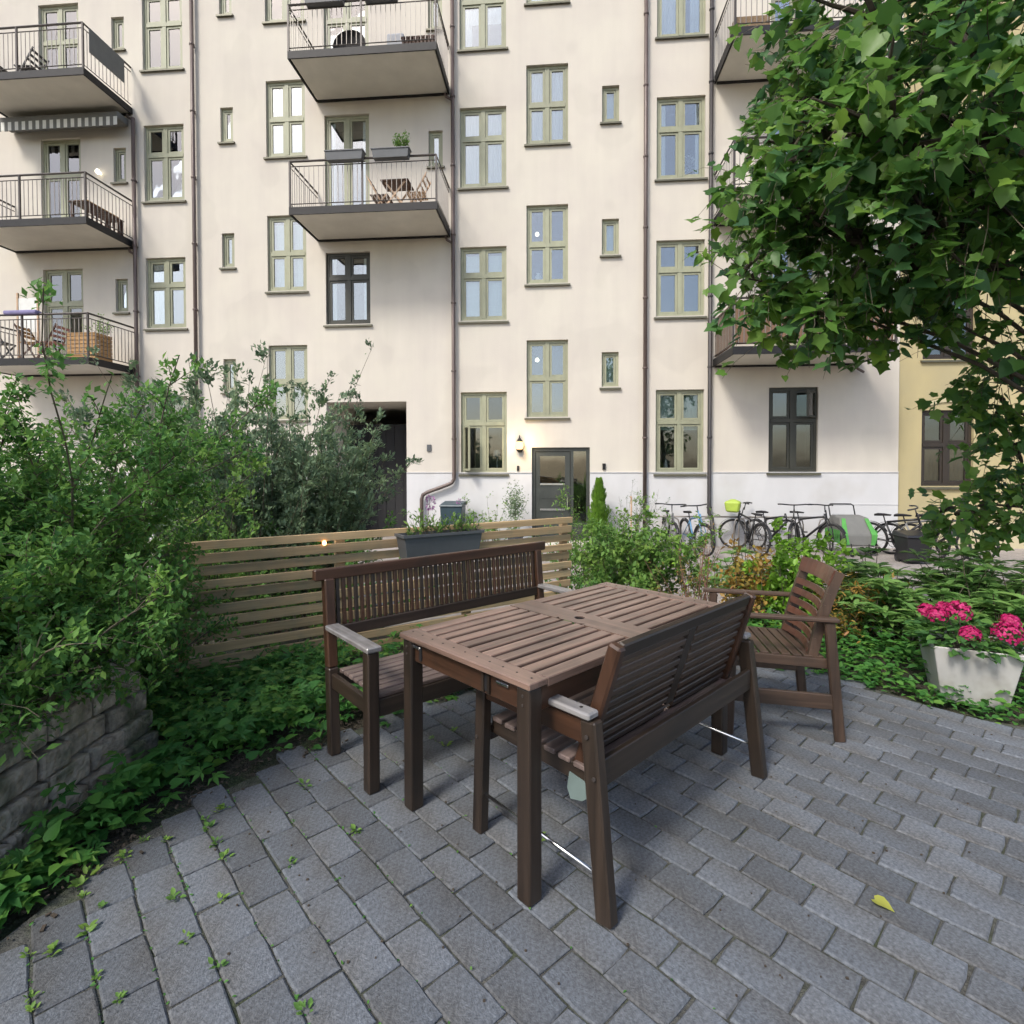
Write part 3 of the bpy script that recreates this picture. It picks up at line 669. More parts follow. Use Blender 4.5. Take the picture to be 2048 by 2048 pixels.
# centre board with the round parasol hole
b = MB(); k = 20; r = .024; hx = .075
inn = [(r*math.cos(2*PI*i/k), r*math.sin(2*PI*i/k)) for i in range(k)]
out = []
for i in range(k):
    a = 2*PI*i/k; c, s_ = math.cos(a), math.sin(a); t = min(hx/abs(c) if abs(c) > 1e-6 else 9, hx/abs(s_) if abs(s_) > 1e-6 else 9); out.append((c*t, s_*t))
vs = [(x,y,HT) for x,y in inn]+[(x,y,HT) for x,y in out]+[(x,y,HT-.03) for x,y in inn]
b.add(vs, [(k+i, k+(i+1)%k, (i+1)%k, i) for i in range(k)]+[(i, (i+1)%k, 2*k+(i+1)%k, 2*k+i) for i in range(k)])
b.box(-hx, hx, -Wh, -hx, HT-.022, HT); b.box(-hx, hx, hx, Wh, HT-.022, HT); b.box(-hx, hx, -hx-.0, -r-.001, HT-.024, HT-.0235)
b.build('centre_board', M['top_y'], TB)
MB().lathe([(r-.001,HT-.09),(r-.001,HT-.004),(r-.003,HT-.004),(r-.003,HT-.088)], 20).build('hole_dark_liner', M['black_paint'], TB)  # black liner closed at the bottom, added so the hole reads dark
MB().lathe([(r+.012,-.002),(r+.012,.002),(r+.002,.003)], 20, c=(0,0,HT)).build('hole_ring', M['top_y'], TB) if False else None
ap = .085
for s in (-1, 1):
    plank('apron', s*(Wh-.035)-.011, s*(Wh-.035)+.011, 0, 0, 0, 0, M['stain_x'], TB) if False else None
    plank('apron', -Lh+.07, Lh-.07, s*(Wh-.04)-.011, s*(Wh-.04)+.011, HT-.031-ap, HT-.0315, M['stain_red_x'], TB)
    plank('apron', s*(Lh-.04)-.011, s*(Lh-.04)+.011, -Wh+.07, Wh-.07, HT-.024-ap, HT-.024, M['stain_red_y'], TB)
for sx in (-1, 1):
    for sy in (-1, 1):
        cx, cy = sx*(Lh-.04), sy*(Wh-.04)
        MB().box(cx-.03, cx+.03, cy-.03, cy+.03, 0, HT-.0235).build('leg', M['stain_z'], TB, bevel=.008, seg=2)
        MB().box(cx-.022, cx+.022, cy-.022, cy+.022, -.004, .006).build('foot_cap', M['plastic_white'] if (sx, sy) == (-1, 1) else M['rubber'], TB)
# hardware on the end apron: folding-frame slot and bracket glints
for y, m in ((-.14, 'black_paint'), (Wh-.115, 'black_paint')):
    MB().box(-Lh+.024, -Lh+.0285, y-.008, y+.008, HT-.095, HT-.04).build('bracket_slot', M[m], TB)
for y in (-.155, -.125): MB().box(-Lh+.02, -Lh+.03, y-.006, y+.006, HT-.1, HT-.035).build('bracket', M['stain_z'], TB)
for y in (-.225, Wh-.085):
    MB().box(-Lh+.018, -Lh+.03, y-.03, y+.03, HT-.052, HT-.04).build('metal_plate', M['chrome'], TB, bevel=.003)

# ------------------------------------------------------------------ near bench (slats along its length, two back panels)
NB = thing('garden_bench', 'dark brown bench with horizontal back slats and metal rods, tucked under the table', 'bench', (.491, 2.262, 0), .765)
HX = .57                                          # half leg spacing
def beam(name, p0, p1, w, h, m, parent, up=(0,0,1), bv=.003): return MB().beam(p0, p1, w, h, up).build(name, m, parent, bevel=bv)
for s in (-1, 1):
    beam('rear_leg', (s*HX, -.30, 0), (s*(HX-.005), -.235, .605), .045, .06, M['dark_z'], NB, (0,1,0), .006)
    beam('front_leg', (s*HX, .295, 0), (s*HX, .27, .60), .045, .05, M['stain_z'], NB, (0,1,0), .006)
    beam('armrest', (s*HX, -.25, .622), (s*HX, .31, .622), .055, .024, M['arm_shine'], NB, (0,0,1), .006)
    beam('side_rail', (s*(HX-.002), -.235, .56), (s*(HX-.002), .265, .56), .02, .075, M['stain_red_y'], NB, (0,0,1))
    beam('back_post', (s*(HX-.062), -.135, .36), (s*(HX-.075), -.285, .835), .04, .05, M['stain_red_z'], NB, (0,1,0), .008)
    MB().tube([(s*(HX-.0), -.29, .13), (s*HX, .29, .155)], .0065, 8).build('metal_rod', M['chrome'], NB, smooth=True)
    beam('seat_side', (s*(HX-.05), -.2, .385), (s*(HX-.05), .27, .405), .024, .06, M['stain_y'], NB)
def bpt(z): t = (z-.36)/.475; return -.135-.15*t
for s in (-1, 1):
    x0, x1 = (-HX+.10, -.03) if s < 0 else (.03, HX-.10)
    for i in range(10):
        z = .416+i*.0405; y = bpt(z)
        beam('back_slat', (x0, y, z), (x1, y, z), .024, .025, M['chairwood_x'], NB, (0,-.3,.95))
beam('top_rail', (-HX+.095, bpt(.815), .812), (HX-.095, bpt(.815), .812), .026, .05, M['dark_x'], NB, (0,-.3,.95), .005)
beam('centre_stile', (0, bpt(.47)+.002, .47), (0, bpt(.79)+.002, .79), .055, .024, M['dark_z'], NB, (0,1,0))
for i in range(7): 
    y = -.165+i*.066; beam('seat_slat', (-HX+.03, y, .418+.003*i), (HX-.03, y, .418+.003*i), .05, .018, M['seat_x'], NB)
beam('rear_rail', (-HX+.025, -.258, .437), (HX-.025, -.258, .437), .022, .088, M['dark_x'], NB)
beam('front_rail', (-HX+.025, .278, .375), (HX-.025, .278, .375), .022, .055, M['stain_x'], NB)
tg = MB(); pr = [(-.045,.0),(.035,.01),(.045,-.045),(.03,-.078),(-.02,-.065),(-.048,-.04)]; n = len(pr)
tg.add([(0,x,z) for x, z in pr]+[(.004,x,z) for x, z in pr], [tuple(range(n)), tuple(range(2*n-1,n-1,-1))]+[(i,(i+1)%n,n+(i+1)%n,n+i) for i in range(n)])
to = tg.build('label_tag', mat('tag_plastic', (.15, .2, .19), .6, .1, (9,9,9), .1), NB, loc=(-HX+.03, -.16, .375)); tag(to, 'pale green plastic label hanging under the seat')

for s in (-1, 1):
    for (y, z) in ((-.268,.44),(-.24,.56),(.27,.56),(.285,.375)):
        MB().tube([(s*(HX+.022), y, z), (s*(HX+.027), y, z)], .0065, 8).build('bolt', M['steel_rail'], NB)
    for y in (-.2, .02, .2): MB().tube([(s*HX, y, .6335), (s*HX, y, .6355)], .006, 8).build('screw', M['steel_dark'], NB)
for sx in (-1, 1):
    for sy in (-1, 1):
        for z in (.64, .67): MB().tube([(sx*(Lh-.0105), sy*(Wh-.04), z), (sx*(Lh-.008), sy*(Wh-.04), z)], .005, 8).build('bolt', M['steel_rail'], TB)
for sx in (-1, 1):
    for i in range(11):
        MB().tube([(sx*(Lh-.045), -Wh+(i+.5)*2*Wh/11, HT), (sx*(Lh-.045), -Wh+(i+.5)*2*Wh/11, HT+.0008)], .004, 8).build('screw', M['steel_dark'], TB)
# ------------------------------------------------------------------ far bench (upright back slats)
FB = thing('garden_bench', 'reddish brown bench with upright back slats in front of the slat fence', 'bench', (-.215, 2.955, 0), .705)
BX = .70
for s in (-1, 1):
    beam('rear_leg', (s*BX, .185, 0), (s*BX, .205, .42), .05, .055, M['stain_z'], FB, (0,1,0), .006)
    beam('back_post', (s*BX, .205, .4205), (s*BX, .245, .845), .05, .05, M['stain_red_z'], FB, (0,1,0), .006)
    beam('front_leg', (s*BX, -.22, 0), (s*BX, -.22, .605), .055, .055, M['stain_z'], FB, (0,1,0), .006)
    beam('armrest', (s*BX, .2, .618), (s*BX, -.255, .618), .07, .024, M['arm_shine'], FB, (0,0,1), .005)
    beam('side_rail', (s*BX, .185, .36), (s*BX, -.2, .36), .024, .07, M['stain_y'], FB)
beam('top_rail', (-BX-.07, .247, .868), (BX+.07, .247, .868), .035, .055, M['stain_red_x'], FB, (0,0,1), .005)
beam('lower_rail', (-BX+.02, .222, .585), (BX-.02, .222, .585), .028, .055, M['stain_x'], FB, (0,0,1), .004)
nb = 42
for i in range(nb):
    x = -BX+.045+(2*BX-.09)*i/(nb-1)
    beam('back_slat', (x, .225, .612), (x, .243, .842), .019, .014, M['stain_red_z'] if i % 3 else M['stain_z'], FB, (0,1,0), .002)
for i in range(8):
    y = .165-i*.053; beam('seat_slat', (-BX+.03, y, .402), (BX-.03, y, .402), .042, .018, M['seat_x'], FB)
beam('front_rail', (-BX+.027, -.225, .355), (BX-.027, -.225, .355), .024, .075, M['dark_x'], FB); beam('rear_rail', (-BX+.027, .19, .355), (BX-.027, .19, .355), .024, .07, M['dark_x'], FB)

# ------------------------------------------------------------------ armchair at the head of the table
cf = math.atan2(.17, -.985)
CH = thing('garden_armchair', 'brown wooden armchair with curved slatted back at the far end of the table', 'chair', (1.42, 3.06, 0), cf)
for s in (-1, 1):
    bx = [(-.30,.0),(-.255,.3),(-.235,.62),(-.24,.68)]
    beam('rear_leg', (-.285, s*.27, 0), (-.23, s*.27, .607), .03, .05, M['chairwood_z'], CH, (1,0,0), .006)
    beam('front_leg', (.25, s*.27, 0), (.23, s*.27, .615), .03, .045, M['chairwood_z'], CH, (1,0,0), .006)
    beam('armrest', (-.27, s*.275, .618), (.29, s*.275, .628), .05, .022, M['chairwood_x'], CH, (0,0,1), .006)
    beam('stretcher', (-.262, s*.27, .2), (.235, s*.27, .215), .022, .075, M['chairwood_x'], CH)
    beam('side_rail', (-.25, s*.245, .385), (.235, s*.245, .405), .022, .05, M['chairwood_x'], CH)
def cb(t):                                       # curved back profile: height along t
    z = .39+.46*t; x = -.165-.08*t-.05*t*t; return x, z
for s in (-1, 1):
    pts = [cb(i/8) for i in range(9)]; b = MB()
    for (xa, za), (xb, zb) in zip(pts, pts[1:]): b.beam((xa, s*.215, za), (xb, s*.215, zb), .03, .045, (1,0,.2))
    b.build('back_upright', M['chairwood_z'], CH)
for i, t in enumerate((.12,.24,.36,.48,.60,.72)):
    x, z = cb(t); b = MB()
    for k in range(6):
        y0, y1 = -.2+.4*k/6, -.2+.4*(k+1)/6; c = lambda y: .0
        b.beam((x+.018-.03*(1-(y0/.2)**2), y0, z), (x+.018-.03*(1-(y1/.2)**2), y1, z), .014, .036, (-.3,0,.95))
    b.build('back_slat', M['chair_red'], CH)
x, z = cb(.92); b = MB()
for k in range(8):
    y0, y1 = -.225+.45*k/8, -.225+.45*(k+1)/8
    b.beam((x+.02-.03*(1-(y0/.225)**2), y0, z+.005), (x+.02-.03*(1-(y1/.225)**2), y1, z+.005), .02, .085, (-.35,0,.94))
b.build('top_rail', M['chair_red'], CH)
for i in range(9):
    xx = -.2+i*.053; beam('seat_slat', (xx, -.235, .41+.002*i), (xx, .235, .41+.002*i), .04, .017, M['chairwood_y'], CH)
beam('front_rail', (.236, -.25, .385), (.236, .25, .385), .022, .05, M['chairwood_y'], CH)

# ------------------------------------------------------------------ slat fence
FA, FBp = Vector((-2.2, 3.54, 0)), Vector((.56, 5.305, 0)); fdir = (FBp-FA).normalized(); FL = (FBp-FA).length; fyaw = math.atan2(fdir.y, fdir.x)
FE = thing('slat_fence', 'weathered wooden fence of horizontal slats behind the far bench', 'fence', (FA.x, FA.y, -.1), fyaw)
FZ = -.1
for i in range(11):
    zt = .905-i*.087
    dz = RNG.uniform(-.004,.004); o = plank('slat', -.02+RNG.uniform(-.01,.0), FL+RNG.uniform(-.01,.012), -.012, .012, zt-.063-FZ+dz, zt-FZ+RNG.uniform(-.004,.004), M['fence_x'], FE, .003)
    o.rotation_euler = (RNG.uniform(-.03,.03), RNG.uniform(-.0015,.0015), 0)
for x in (.05, FL*.33, FL*.66, FL-.05): MB().box(x-.035, x+.035, .014, .07, -.25, .985).build('post', M['fence_z'], FE, bevel=.004)
for x in (FL-.09,): MB().box(x-.0, x+.09, -.036, -.0135, .0, .99).build('end_batten', M['fence_z'], FE, bevel=.003) if False else None
fl = MB().lathe([(.004,0),(.014,.008),(.016,.02),(.008,.034)], 8)
# things on the window sills inside
def sill_thing(name, label, cat, s, z, prof, m, leaves=None):
    o = thing(name, label, cat, F(s, -.24, z)); MB().lathe(prof, 12).build('body', M[m], o, smooth=True)
    if leaves:
        n_ = 60; u_ = rand_unit(n_); leaf_mesh('blossom', tpl_ovate(), u_*np.array([.12,.05,.16])+np.array([0,0,.34]), u_, rand_unit(n_), np.full(n_,.06), RNG.uniform(0,1,n_), M[leaves], o)
VASE = [(.05,0),(.085,.03),(.1,.1),(.06,.17),(.035,.2),(.05,.22)]
sill_thing('vase', 'white round vase on the sill of the stairwell window with the upper pendant lamp', 'vase', .62, 5.75, VASE, 'white_glaze')
sill_thing('flower_pot', 'pot of white orchids behind the window left of the tree crown', 'flowers', 4.12, 8.05, [(.05,0),(.07,.14),(.075,.14)], 'white_glaze', 'petal_white')
sill_thing('cone_ornament', 'small white cone ornament on the sill of the window above the blue bicycle', 'ornament', 3.62, 1.31, [(.06,0),(.045,.08),(.02,.2),(.005,.28)], 'white_glaze')
sill_thing('table_lamp', 'pale lamp standing inside the open kitchen window', 'lamp', -.38, 1.31, [(.05,0),(.012,.02),(.012,.3),(.1,.31),(.07,.46)], 'white_glaze')
tag(fl.build('fairy_light', M['bulb_amber'], loc=FA+fdir*.95+Vector((.02,-.03,.815)), smooth=True), 'tiny glowing amber light on the slat fence', 'lamp')

# planter box hanging on the fence
def trough(name, label, w, d, h, loc, rz, m, group=None, taper=.03, wall=.008):
    o = thing(name, label, 'planter', loc, rz, group); b = MB(); t = taper
    A = [(-w/2+t,-d/2+t*.6,0),(w/2-t,-d/2+t*.6,0),(w/2-t,d/2-t*.6,0),(-w/2+t,d/2-t*.6,0)]; B = [(-w/2,-d/2,h),(w/2,-d/2,h),(w/2,d/2,h),(-w/2,d/2,h)]
    C = [(x*(1-2*wall/w),y*(1-2*wall/d),h) for x,y,_ in B]; Dd = [(x*(1-2*wall/w),y*(1-2*wall/d),h-.035) for x,y,_ in B]
    b.add(A+B+C+Dd, [(3,2,1,0)]+[(i,(i+1)%4,4+(i+1)%4,4+i) for i in range(4)]+[(4+i,4+(i+1)%4,8+(i+1)%4,8+i) for i in range(4)]+[(8+i,8+(i+1)%4,12+(i+1)%4,12+i) for i in range(4)])
    b.build('trough', m, o)
    rb = MB(); e = .012; z = h-.02
    rb.box(-w/2-e,w/2+e,-d/2-e,-d/2-.0005,z,z+.0215); rb.box(-w/2-e,w/2+e,d/2+.0005,d/2+e,z,z+.0215); rb.box(-w/2-e,-w/2-.0005,-d/2,d/2,z,z+.0215); rb.box(w/2+.0005,w/2+e,-d/2,d/2,z,z+.0215)
    rb.build('rim', m, o)
    sb = MB(); n = 8
    for j in range(3):
        for i in range(n+1): sb.v.append((Dd[0][0]+(Dd[1][0]-Dd[0][0])*i/n, Dd[0][1]+(Dd[3][1]-Dd[0][1])*j/2, h-.034+RNG.uniform(0,.012)))
    for j in range(2):
        for i in range(n): sb.f.append((j*(n+1)+i, j*(n+1)+i+1, (j+1)*(n+1)+i+1, (j+1)*(n+1)+i)); sb.m.append(0)
    sb.build('soil', M['potsoil'], o)
    return o
pc = FA+fdir*1.84
trough('planter_box', 'dark grey plastic planter box hanging on the slat fence', .68, .19, .195, (pc.x+fdir.y*.125, pc.y-fdir.x*.125, .67), fyaw, M['plastic_grey'])
# square light planter at the right with pink flowers
pa = -.43
ux, uy = math.cos(pa), math.sin(pa); px, py = 2.75, 3.30
def square_pot(name, label, loc, rz, w, wb, h, m):
    o = thing(name, label, 'planter', loc, rz); b = MB(); A, B, C, D_ = [], [], [], []
    for sx, sy in ((-1,-1),(1,-1),(1,1),(-1,1)):
        A.append((sx*wb/2,sy*wb/2,0)); B.append((sx*w/2,sy*w/2,h)); C.append((sx*(w/2-.012),sy*(w/2-.012),h)); D_.append((sx*(w/2-.02),sy*(w/2-.02),h-.05))
    b.add(A+B+C+D_, [(3,2,1,0)]+[(4*k+i,4*k+(i+1)%4,4*k+4+(i+1)%4,4*k+4+i) for k in range(3) for i in range(4)]); b.build('pot_body', m, o, bevel=.004)
    MB().add(D_, [(0,1,2,3)]).build('soil', M['potsoil'], o, loc=(0,0,.002))
    return o
square_pot('square_planter', 'pale square tapered planter filled with pink flowers at the terrace edge', (px, py, 0), pa, .42, .31, .335, M['plastic_white'])

# ------------------------------------------------------------------ stacked block wall on the left
BW = thing('block_wall', 'low retaining wall of stacked grey stone blocks under the left shrub', 'wall', (-1.74, .9, -.03), math.radians(90+1.0))
for r_ in range(5):
    x = -.1-(r_ % 2)*.13-RNG.uniform(0,.05)
    while x < 1.85:
        l = RNG.uniform(.15,.3); x1 = min(x+l, 1.87-r_*.012)
        if x1-x > .06:
            o = MB().box(x+.006, x1-.006, .02+r_*.018+RNG.uniform(-.006,.006), .2, r_*.104+.004, r_*.104+.1).build('stone_block', M['wallstone'], BW, bevel=.012, seg=2)
            o.rotation_euler = (0, RNG.uniform(-.008,.008), RNG.uniform(-.01,.01))
        x = x1 if x1-x > .06 and x1 < 1.78 else 9
bd = MB(); 
gx = [-5,-4,-3.2,-2.8,-2.4,-2.1,-1.93]; gy = [0,.8,1.4,1.8,2.2,2.5,2.75,3.1,3.6]
for y in gy:
    for x in gx: bd.v.append((x, y, (.43 if y < 2.6 else .43-.55*min(1,(y-2.6)/.45))+RNG.uniform(-.02,.02)-(.02 if x > -2 else 0)))
for j in range(len(gy)-1):
    for i in range(len(gx)-1): k = j*len(gx)+i; bd.f.append((k,k+1,k+len(gx)+1,k+len(gx))); bd.m.append(0)
tag(bd.build('planting_bed', M['soil'], smooth=True), kind='structure')
# ================================================================== PLANTS
def path(p0, d, length, n=7, bend=0., wob=.08):
    p = np.array(p0, float); d = np.array(d, float); d /= np.linalg.norm(d); pts = [p.copy()]
    for i in range(n):
        d = d+np.array([0, 0, -bend/n])+RNG.normal(0, wob, 3); d /= np.linalg.norm(d)
        p = p+d*length/n; pts.append(p.copy())
    return np.array(pts)
def along(pts, t):
    n = len(pts)-1; x = t*n; i = np.minimum(x.astype(int), n-1); f = (x-i)[:,None]
    return pts[i]*(1-f)+pts[i+1]*f, pts[i+1]-pts[i]
def foliage_on(paths, per, t0, spread, size, tilt_up=.3, out=.9, jitter=.02, rnd_bias=None):
    """leaf positions along a list of twigs"""
    P, D, U, S, R = [], [], [], [], []
    for pts in paths:
        k = max(2, int(per*RNG.uniform(.8,1.2))); t = np.sort(RNG.uniform(t0, 1, k)); q, dr = along(pts, t)
        dr /= np.linalg.norm(dr, axis=1, keepdims=True)+1e-9
        side = np.cross(dr, rand_unit(k)); side /= np.linalg.norm(side, axis=1, keepdims=True)+1e-9
        d = dr*(1-out)+side*out+np.array([0,0,tilt_up])
        P.append(q+RNG.normal(0, jitter, (k,3))); D.append(d); U.append(rand_unit(k)*.55+np.array([0,0,1]))
        S.append(size*RNG.uniform(.6,1.2,k)); b = RNG.uniform(0,1) if rnd_bias is None else rnd_bias
        R.append(np.clip(b*.55+RNG.uniform(0,.45,k), 0, 1))
    return [np.concatenate(a) for a in (P, D, U, S, R)]
def stems_mesh(name, paths, r0, r1, m, parent, n=4):
    b = MB()
    for pts in paths: b.tube(pts, r0, n, r1=r1)
    return b.build(name, m, parent)
def shrub(name, label, cat, base, base_r, n_stem, length, spread, bend, twigs, tw_len, per, tpl, size, lm, group=None, stem_m='twig', lean=(0,0), r0=.008, t0=.15, wob=.07, tstart=.2, tilt=.3, out=.8, flat=False):
    o = thing(name, label, cat, base, 0, group)
    main, tw = [], []
    for i in range(n_stem):
        a = RNG.uniform(0, 2*PI); rr = base_r*math.sqrt(RNG.uniform(0,1)); p0 = (rr*math.cos(a), rr*math.sin(a), 0)
        d = (math.cos(a)*spread*RNG.uniform(.3,1)+lean[0]+RNG.normal(0,.15), math.sin(a)*spread*RNG.uniform(.3,1)+lean[1]+RNG.normal(0,.15), 1)
        pts = path(p0, d, length*RNG.uniform(.6,1.06)*(1.25 if RNG.random() < .15 else 1), 9, bend*RNG.uniform(.4,1.3), wob); main.append(pts)
        k = max(1, int(twigs*RNG.uniform(.7,1.3))); t = RNG.uniform(tstart, 1, k); q, dr = along(pts, t)
        for j in range(k):
            dd = dr[j]/(np.linalg.norm(dr[j])+1e-9)*.7+rand_unit(1)[0]*.75+np.array([0,0,.25])
            tw.append(path(q[j], dd, tw_len*RNG.uniform(.5,1.2)*(1.15-.6*t[j]), 4, .4, .12))
    stems_mesh('stem', main, r0, r0*.3, M[stem_m], o)['kind'] = 'stuff' 
    if tw: stems_mesh('twig', tw, r0*.35, r0*.12, M[stem_m], o, 3)['kind'] = 'stuff'
    P, D, U, S, R = foliage_on(tw+main if tw else main, per, t0, spread, size, tilt, out)
    leaf_mesh('foliage', tpl, P, D, U, S, R, lm, o)
    return o
OV = tpl_ovate(); OVN = tpl_ovate(.17, .06, .2); LOB = tpl_lobed(); HRT = tpl_heart(); FRO = tpl_frond(); OV2 = ([(0,0,0),(.45,.26,.07),(1,0,-.08),(.45,-.26,.07)], [(0,2,1),(0,3,2)]); OVM = tpl_ovate(.22, .08, .1); FR2 = tpl_frond2(); PAL = tpl_palmate()

# ---- broadleaf tree whose crown hangs into the picture from the right
TR = thing('broadleaf_tree', 'broadleaf tree with large dark green leaves overhanging the right of the terrace', 'tree', (4.75, 4.0, gh(4.75,4.0)-.1))
TO = np.array([4.75, 4.0, gh(4.75,4.0)-.1])
BL = [(2.5,3.70,4.4,0.60),(2.66,3.30,3.91,0.72),(2.12,3.90,4.10,0.26),(2.05,3.70,3.43,0.48),(2.31,3.30,3.30,0.62),(2.67,3.10,3.18,0.55),(1.82,3.90,3.26,0.30),(2.20,3.60,2.85,0.46),(2.60,3.40,2.83,0.48),(3.09,3.50,2.69,0.42),(1.63,3.80,2.68,0.19),(2.00,3.70,2.46,0.22),(2.60,3.90,2.6,0.28),
      (3.86,4.30,2.21,0.24),(3.95,4.50,1.89,0.18),(4.12,4.50,1.52,0.22),(3.86,4.70,1.02,0.17),(4.2,4.50,1.07,0.22),(2.02,3.85,3.85,.26),(1.92,3.85,3.5,.24),(3.81,3.60,3.44,0.80),(4.67,4.20,2.4,0.60),(2.95,3.80,5.39,0.80),(3.63,3.60,4.87,0.90),(4.6,4.4,4.2,.9),(3.1,4.2,3.5,.7)]
tk = [TO, TO+[-.05,.02,.8], TO+[-.18,0,1.6], TO+[-.3,-.02,2.4], TO+[-.55,-.05,3.4], TO+[-.85,-.1,4.6]]
tko = stems_mesh('trunk', [np.array(tk)], .15, .05, M['bark'], TR, 12); tko.location = tuple(-TO)
limbs, tw = [], []
for x, y, z, r in BL:
    c = np.array([x, y, z]); t = min(.95, max(.25, (z-TO[2]-.6)/5.2)); q, _ = along(np.array(tk), np.array([t])); s = q[0]
    mid = s*.5+c*.5+np.array([0,0,.18]); l1 = np.array([s, s*.75+mid*.25+[0,0,.05], mid, c*.7+mid*.3+[0,0,.04], c]); limbs.append(l1)
    n = int(22+270*r*r)
    for i in range(n):
        u = rand_unit(1)[0]; p = c+u*r*RNG.uniform(.25,1)**.5*np.array([1,1,.9])
        d = u*.8+np.array([-.15,-.1,-.25])+rand_unit(1)[0]*.5
        tw.append(path(p, d, RNG.uniform(.18,.38)*(1.6 if RNG.random() < .12 else 1), 4, .9, .12))
    for i in range(int(3+7*r)):
        u = rand_unit(1)[0]; limbs.append(path(c+RNG.normal(0,.05,3), u+[0,0,-.1], r*.9, 5, .3, .15))
lo = stems_mesh('branch', limbs, .022, .006, M['bark'], TR, 6); lo['kind'] = 'stuff'; lo.location = tuple(-TO)
to = stems_mesh('twig', tw, .0035, .0015, M['twig'], TR, 3); to['kind'] = 'stuff'; to.location = tuple(-TO)
P, D, U, S, R = foliage_on(tw, 6.5, .1, 0, .09, -.25, .75, .015)
S = S*np.where(P[:,1] < 3.5, 1.15, 1)*RNG.uniform(.7,1.3,len(S))
U = U*np.array([1,1,1])+np.array([-.25,-.45,0])
co = leaf_mesh('crown', HRT, P[::4], D[::4], U[::4], S[::4], R[::4], M['leaf_tree'], TR); co.location = tuple(-TO)
kk = np.arange(len(P)) % 4 != 0
co = leaf_mesh('crown', LOB, P[kk], D[kk], U[kk], S[kk], R[kk], M['leaf_tree'], TR); co.location = tuple(-TO)

# ---- feathery shrub spilling over the block wall (left foreground)
def big_shrub(name, label, base, n, ln, spread, lean, size, per, tw, lm=None, br=.35):
    return shrub(name, label, 'shrub', base, br, n, ln, spread, .55, tw, .32, per*2.2, OV2, size*.62, lm or M['leaf_shrub'], lean=lean, r0=.009, tstart=.05, tilt=.15, out=.7, wob=.09)
big_shrub('feathery_shrub', 'tall feathery green shrub growing above the block wall', (-2.68, 2.62, .42), 56, 1.5, .40, (-.04,-.02), .064, 17, 24, br=.5)
big_shrub('feathery_shrub', 'dense feathery shrub at the left edge, nearest the camera', (-2.4, 2.08, .42), 36, 1.0, .5, (-.05,-.05), .062, 16, 20, br=.4)
big_shrub('feathery_shrub', 'low feathery shrub drooping over the end of the block wall', (-2.25, 3.0, .05), 26, .85, .6, (.05,.0), .062, 15, 16, br=.25)
big_shrub('feathery_shrub', 'low feathery shrub trailing over the near part of the block wall', (-2.05, 2.0, .42), 30, .62, .6, (.42,-.05), .06, 15, 12, br=.25)
big_shrub('feathery_shrub', 'yellowish green feathery shrub behind the tall one at the left', (-3.35, 3.7, .05), 40, 1.6, .36, (0,0), .075, 13, 18, M['leaf_light'], br=.5)
# ---- arching grey-green shrubs between fence and house
def arch_shrub(name, label, base, n, ln, spread, lean, lm, size=.055, tw=11, per=9, br=.4, bend=.6):
    return shrub(name, label, 'shrub', base, br, n, ln, spread, bend, tw, .24, per*1.3, OV2, size, lm, lean=lean, r0=.007, tstart=.1, tilt=.35, out=.5, wob=.03)
arch_shrub('arching_shrub', 'large grey green shrub with long upright sprays behind the slat fence', (-2.9, 6.2, -.35), 120, 2.75, .34, (0,0), M['leaf_grey'], .058, 24, 15, .6, .3)
arch_shrub('arching_shrub', 'dark rounded shrub in front of the passage opening', (-2.42, 6.25, -.4), 80, 2.15, .22, (0,0), M['leaf_grey'], .058, 22, 15, .4, .3)
arch_shrub('arching_shrub', 'loose shrub with thin rising shoots behind the left end of the fence', (-4.1, 6.4, -.35), 16, 2.4, .45, (-.05,0), M['leaf_light'], .055, 18, 12, .5)
arch_shrub('low_shrub', 'low dark green shrub hugging the back of the slat fence', (-1.9, 5.0, -.3), 26, 1.35, .6, (0,0), M['leaf_shrub'], .05, 15, 12, .6)
arch_shrub('low_shrub', 'low leafy shrub behind the left end of the slat fence', (-2.9, 4.7, -.2), 26, 1.35, .6, (0,0), M['leaf_light'], .05, 13, 12, .4)
# ---- right-hand border
shrub('light_shrub', 'round light green shrub beyond the far end of the table', 'shrub', (1.3, 6.1, -.25), .25, 34, 1.1, .55, .7, 18, .3, 12, OV, .06, M['leaf_light'], r0=.006)
shrub('light_shrub', 'taller pale shrub with feathery tips behind the round light green one', 'shrub', (1.1, 7.0, -.4), .25, 26, 1.4, .35, .4, 14, .3, 12, OVN, .055, M['leaf_light'], r0=.006)
shrub('low_shrub', 'small dark leafy plant between the fence end and the table', 'shrub', (.95, 5.5, -.15), .2, 20, .6, .7, .8, 6, .2, 8, OV, .045, M['leaf_shrub'], r0=.005)
shrub('bare_twig_plant', 'withered brown twiggy plant behind the table corner', 'plant', (1.6, 5.0, -.1), .09, 14, .78, .28, .1, 5, .2, 3, OVN, .03, M['leaf_orange'], stem_m='twig_brown', r0=.005)
shrub('bare_twig_plant', 'small pinkish withered stems right of the twiggy plant', 'plant', (1.85, 5.1, -.1), .06, 8, .6, .25, .1, 4, .16, 2, OVN, .025, M['leaf_orange'], stem_m='twig_brown', r0=.004)
shrub('lime_plant', 'bright lime green leafy plant behind the armchair', 'plant', (2.38, 4.6, -.08), .1, 18, .88, .14, .2, 11, .18, 10, OV, .066, M['leaf_lime'], r0=.005)
shrub('yellow_plant', 'yellow and orange leafed plant left of the lime green one', 'plant', (2.07, 4.8, -.08), .1, 14, .75, .22, .3, 8, .16, 9, OV, .055, M['leaf_orange'], r0=.005)
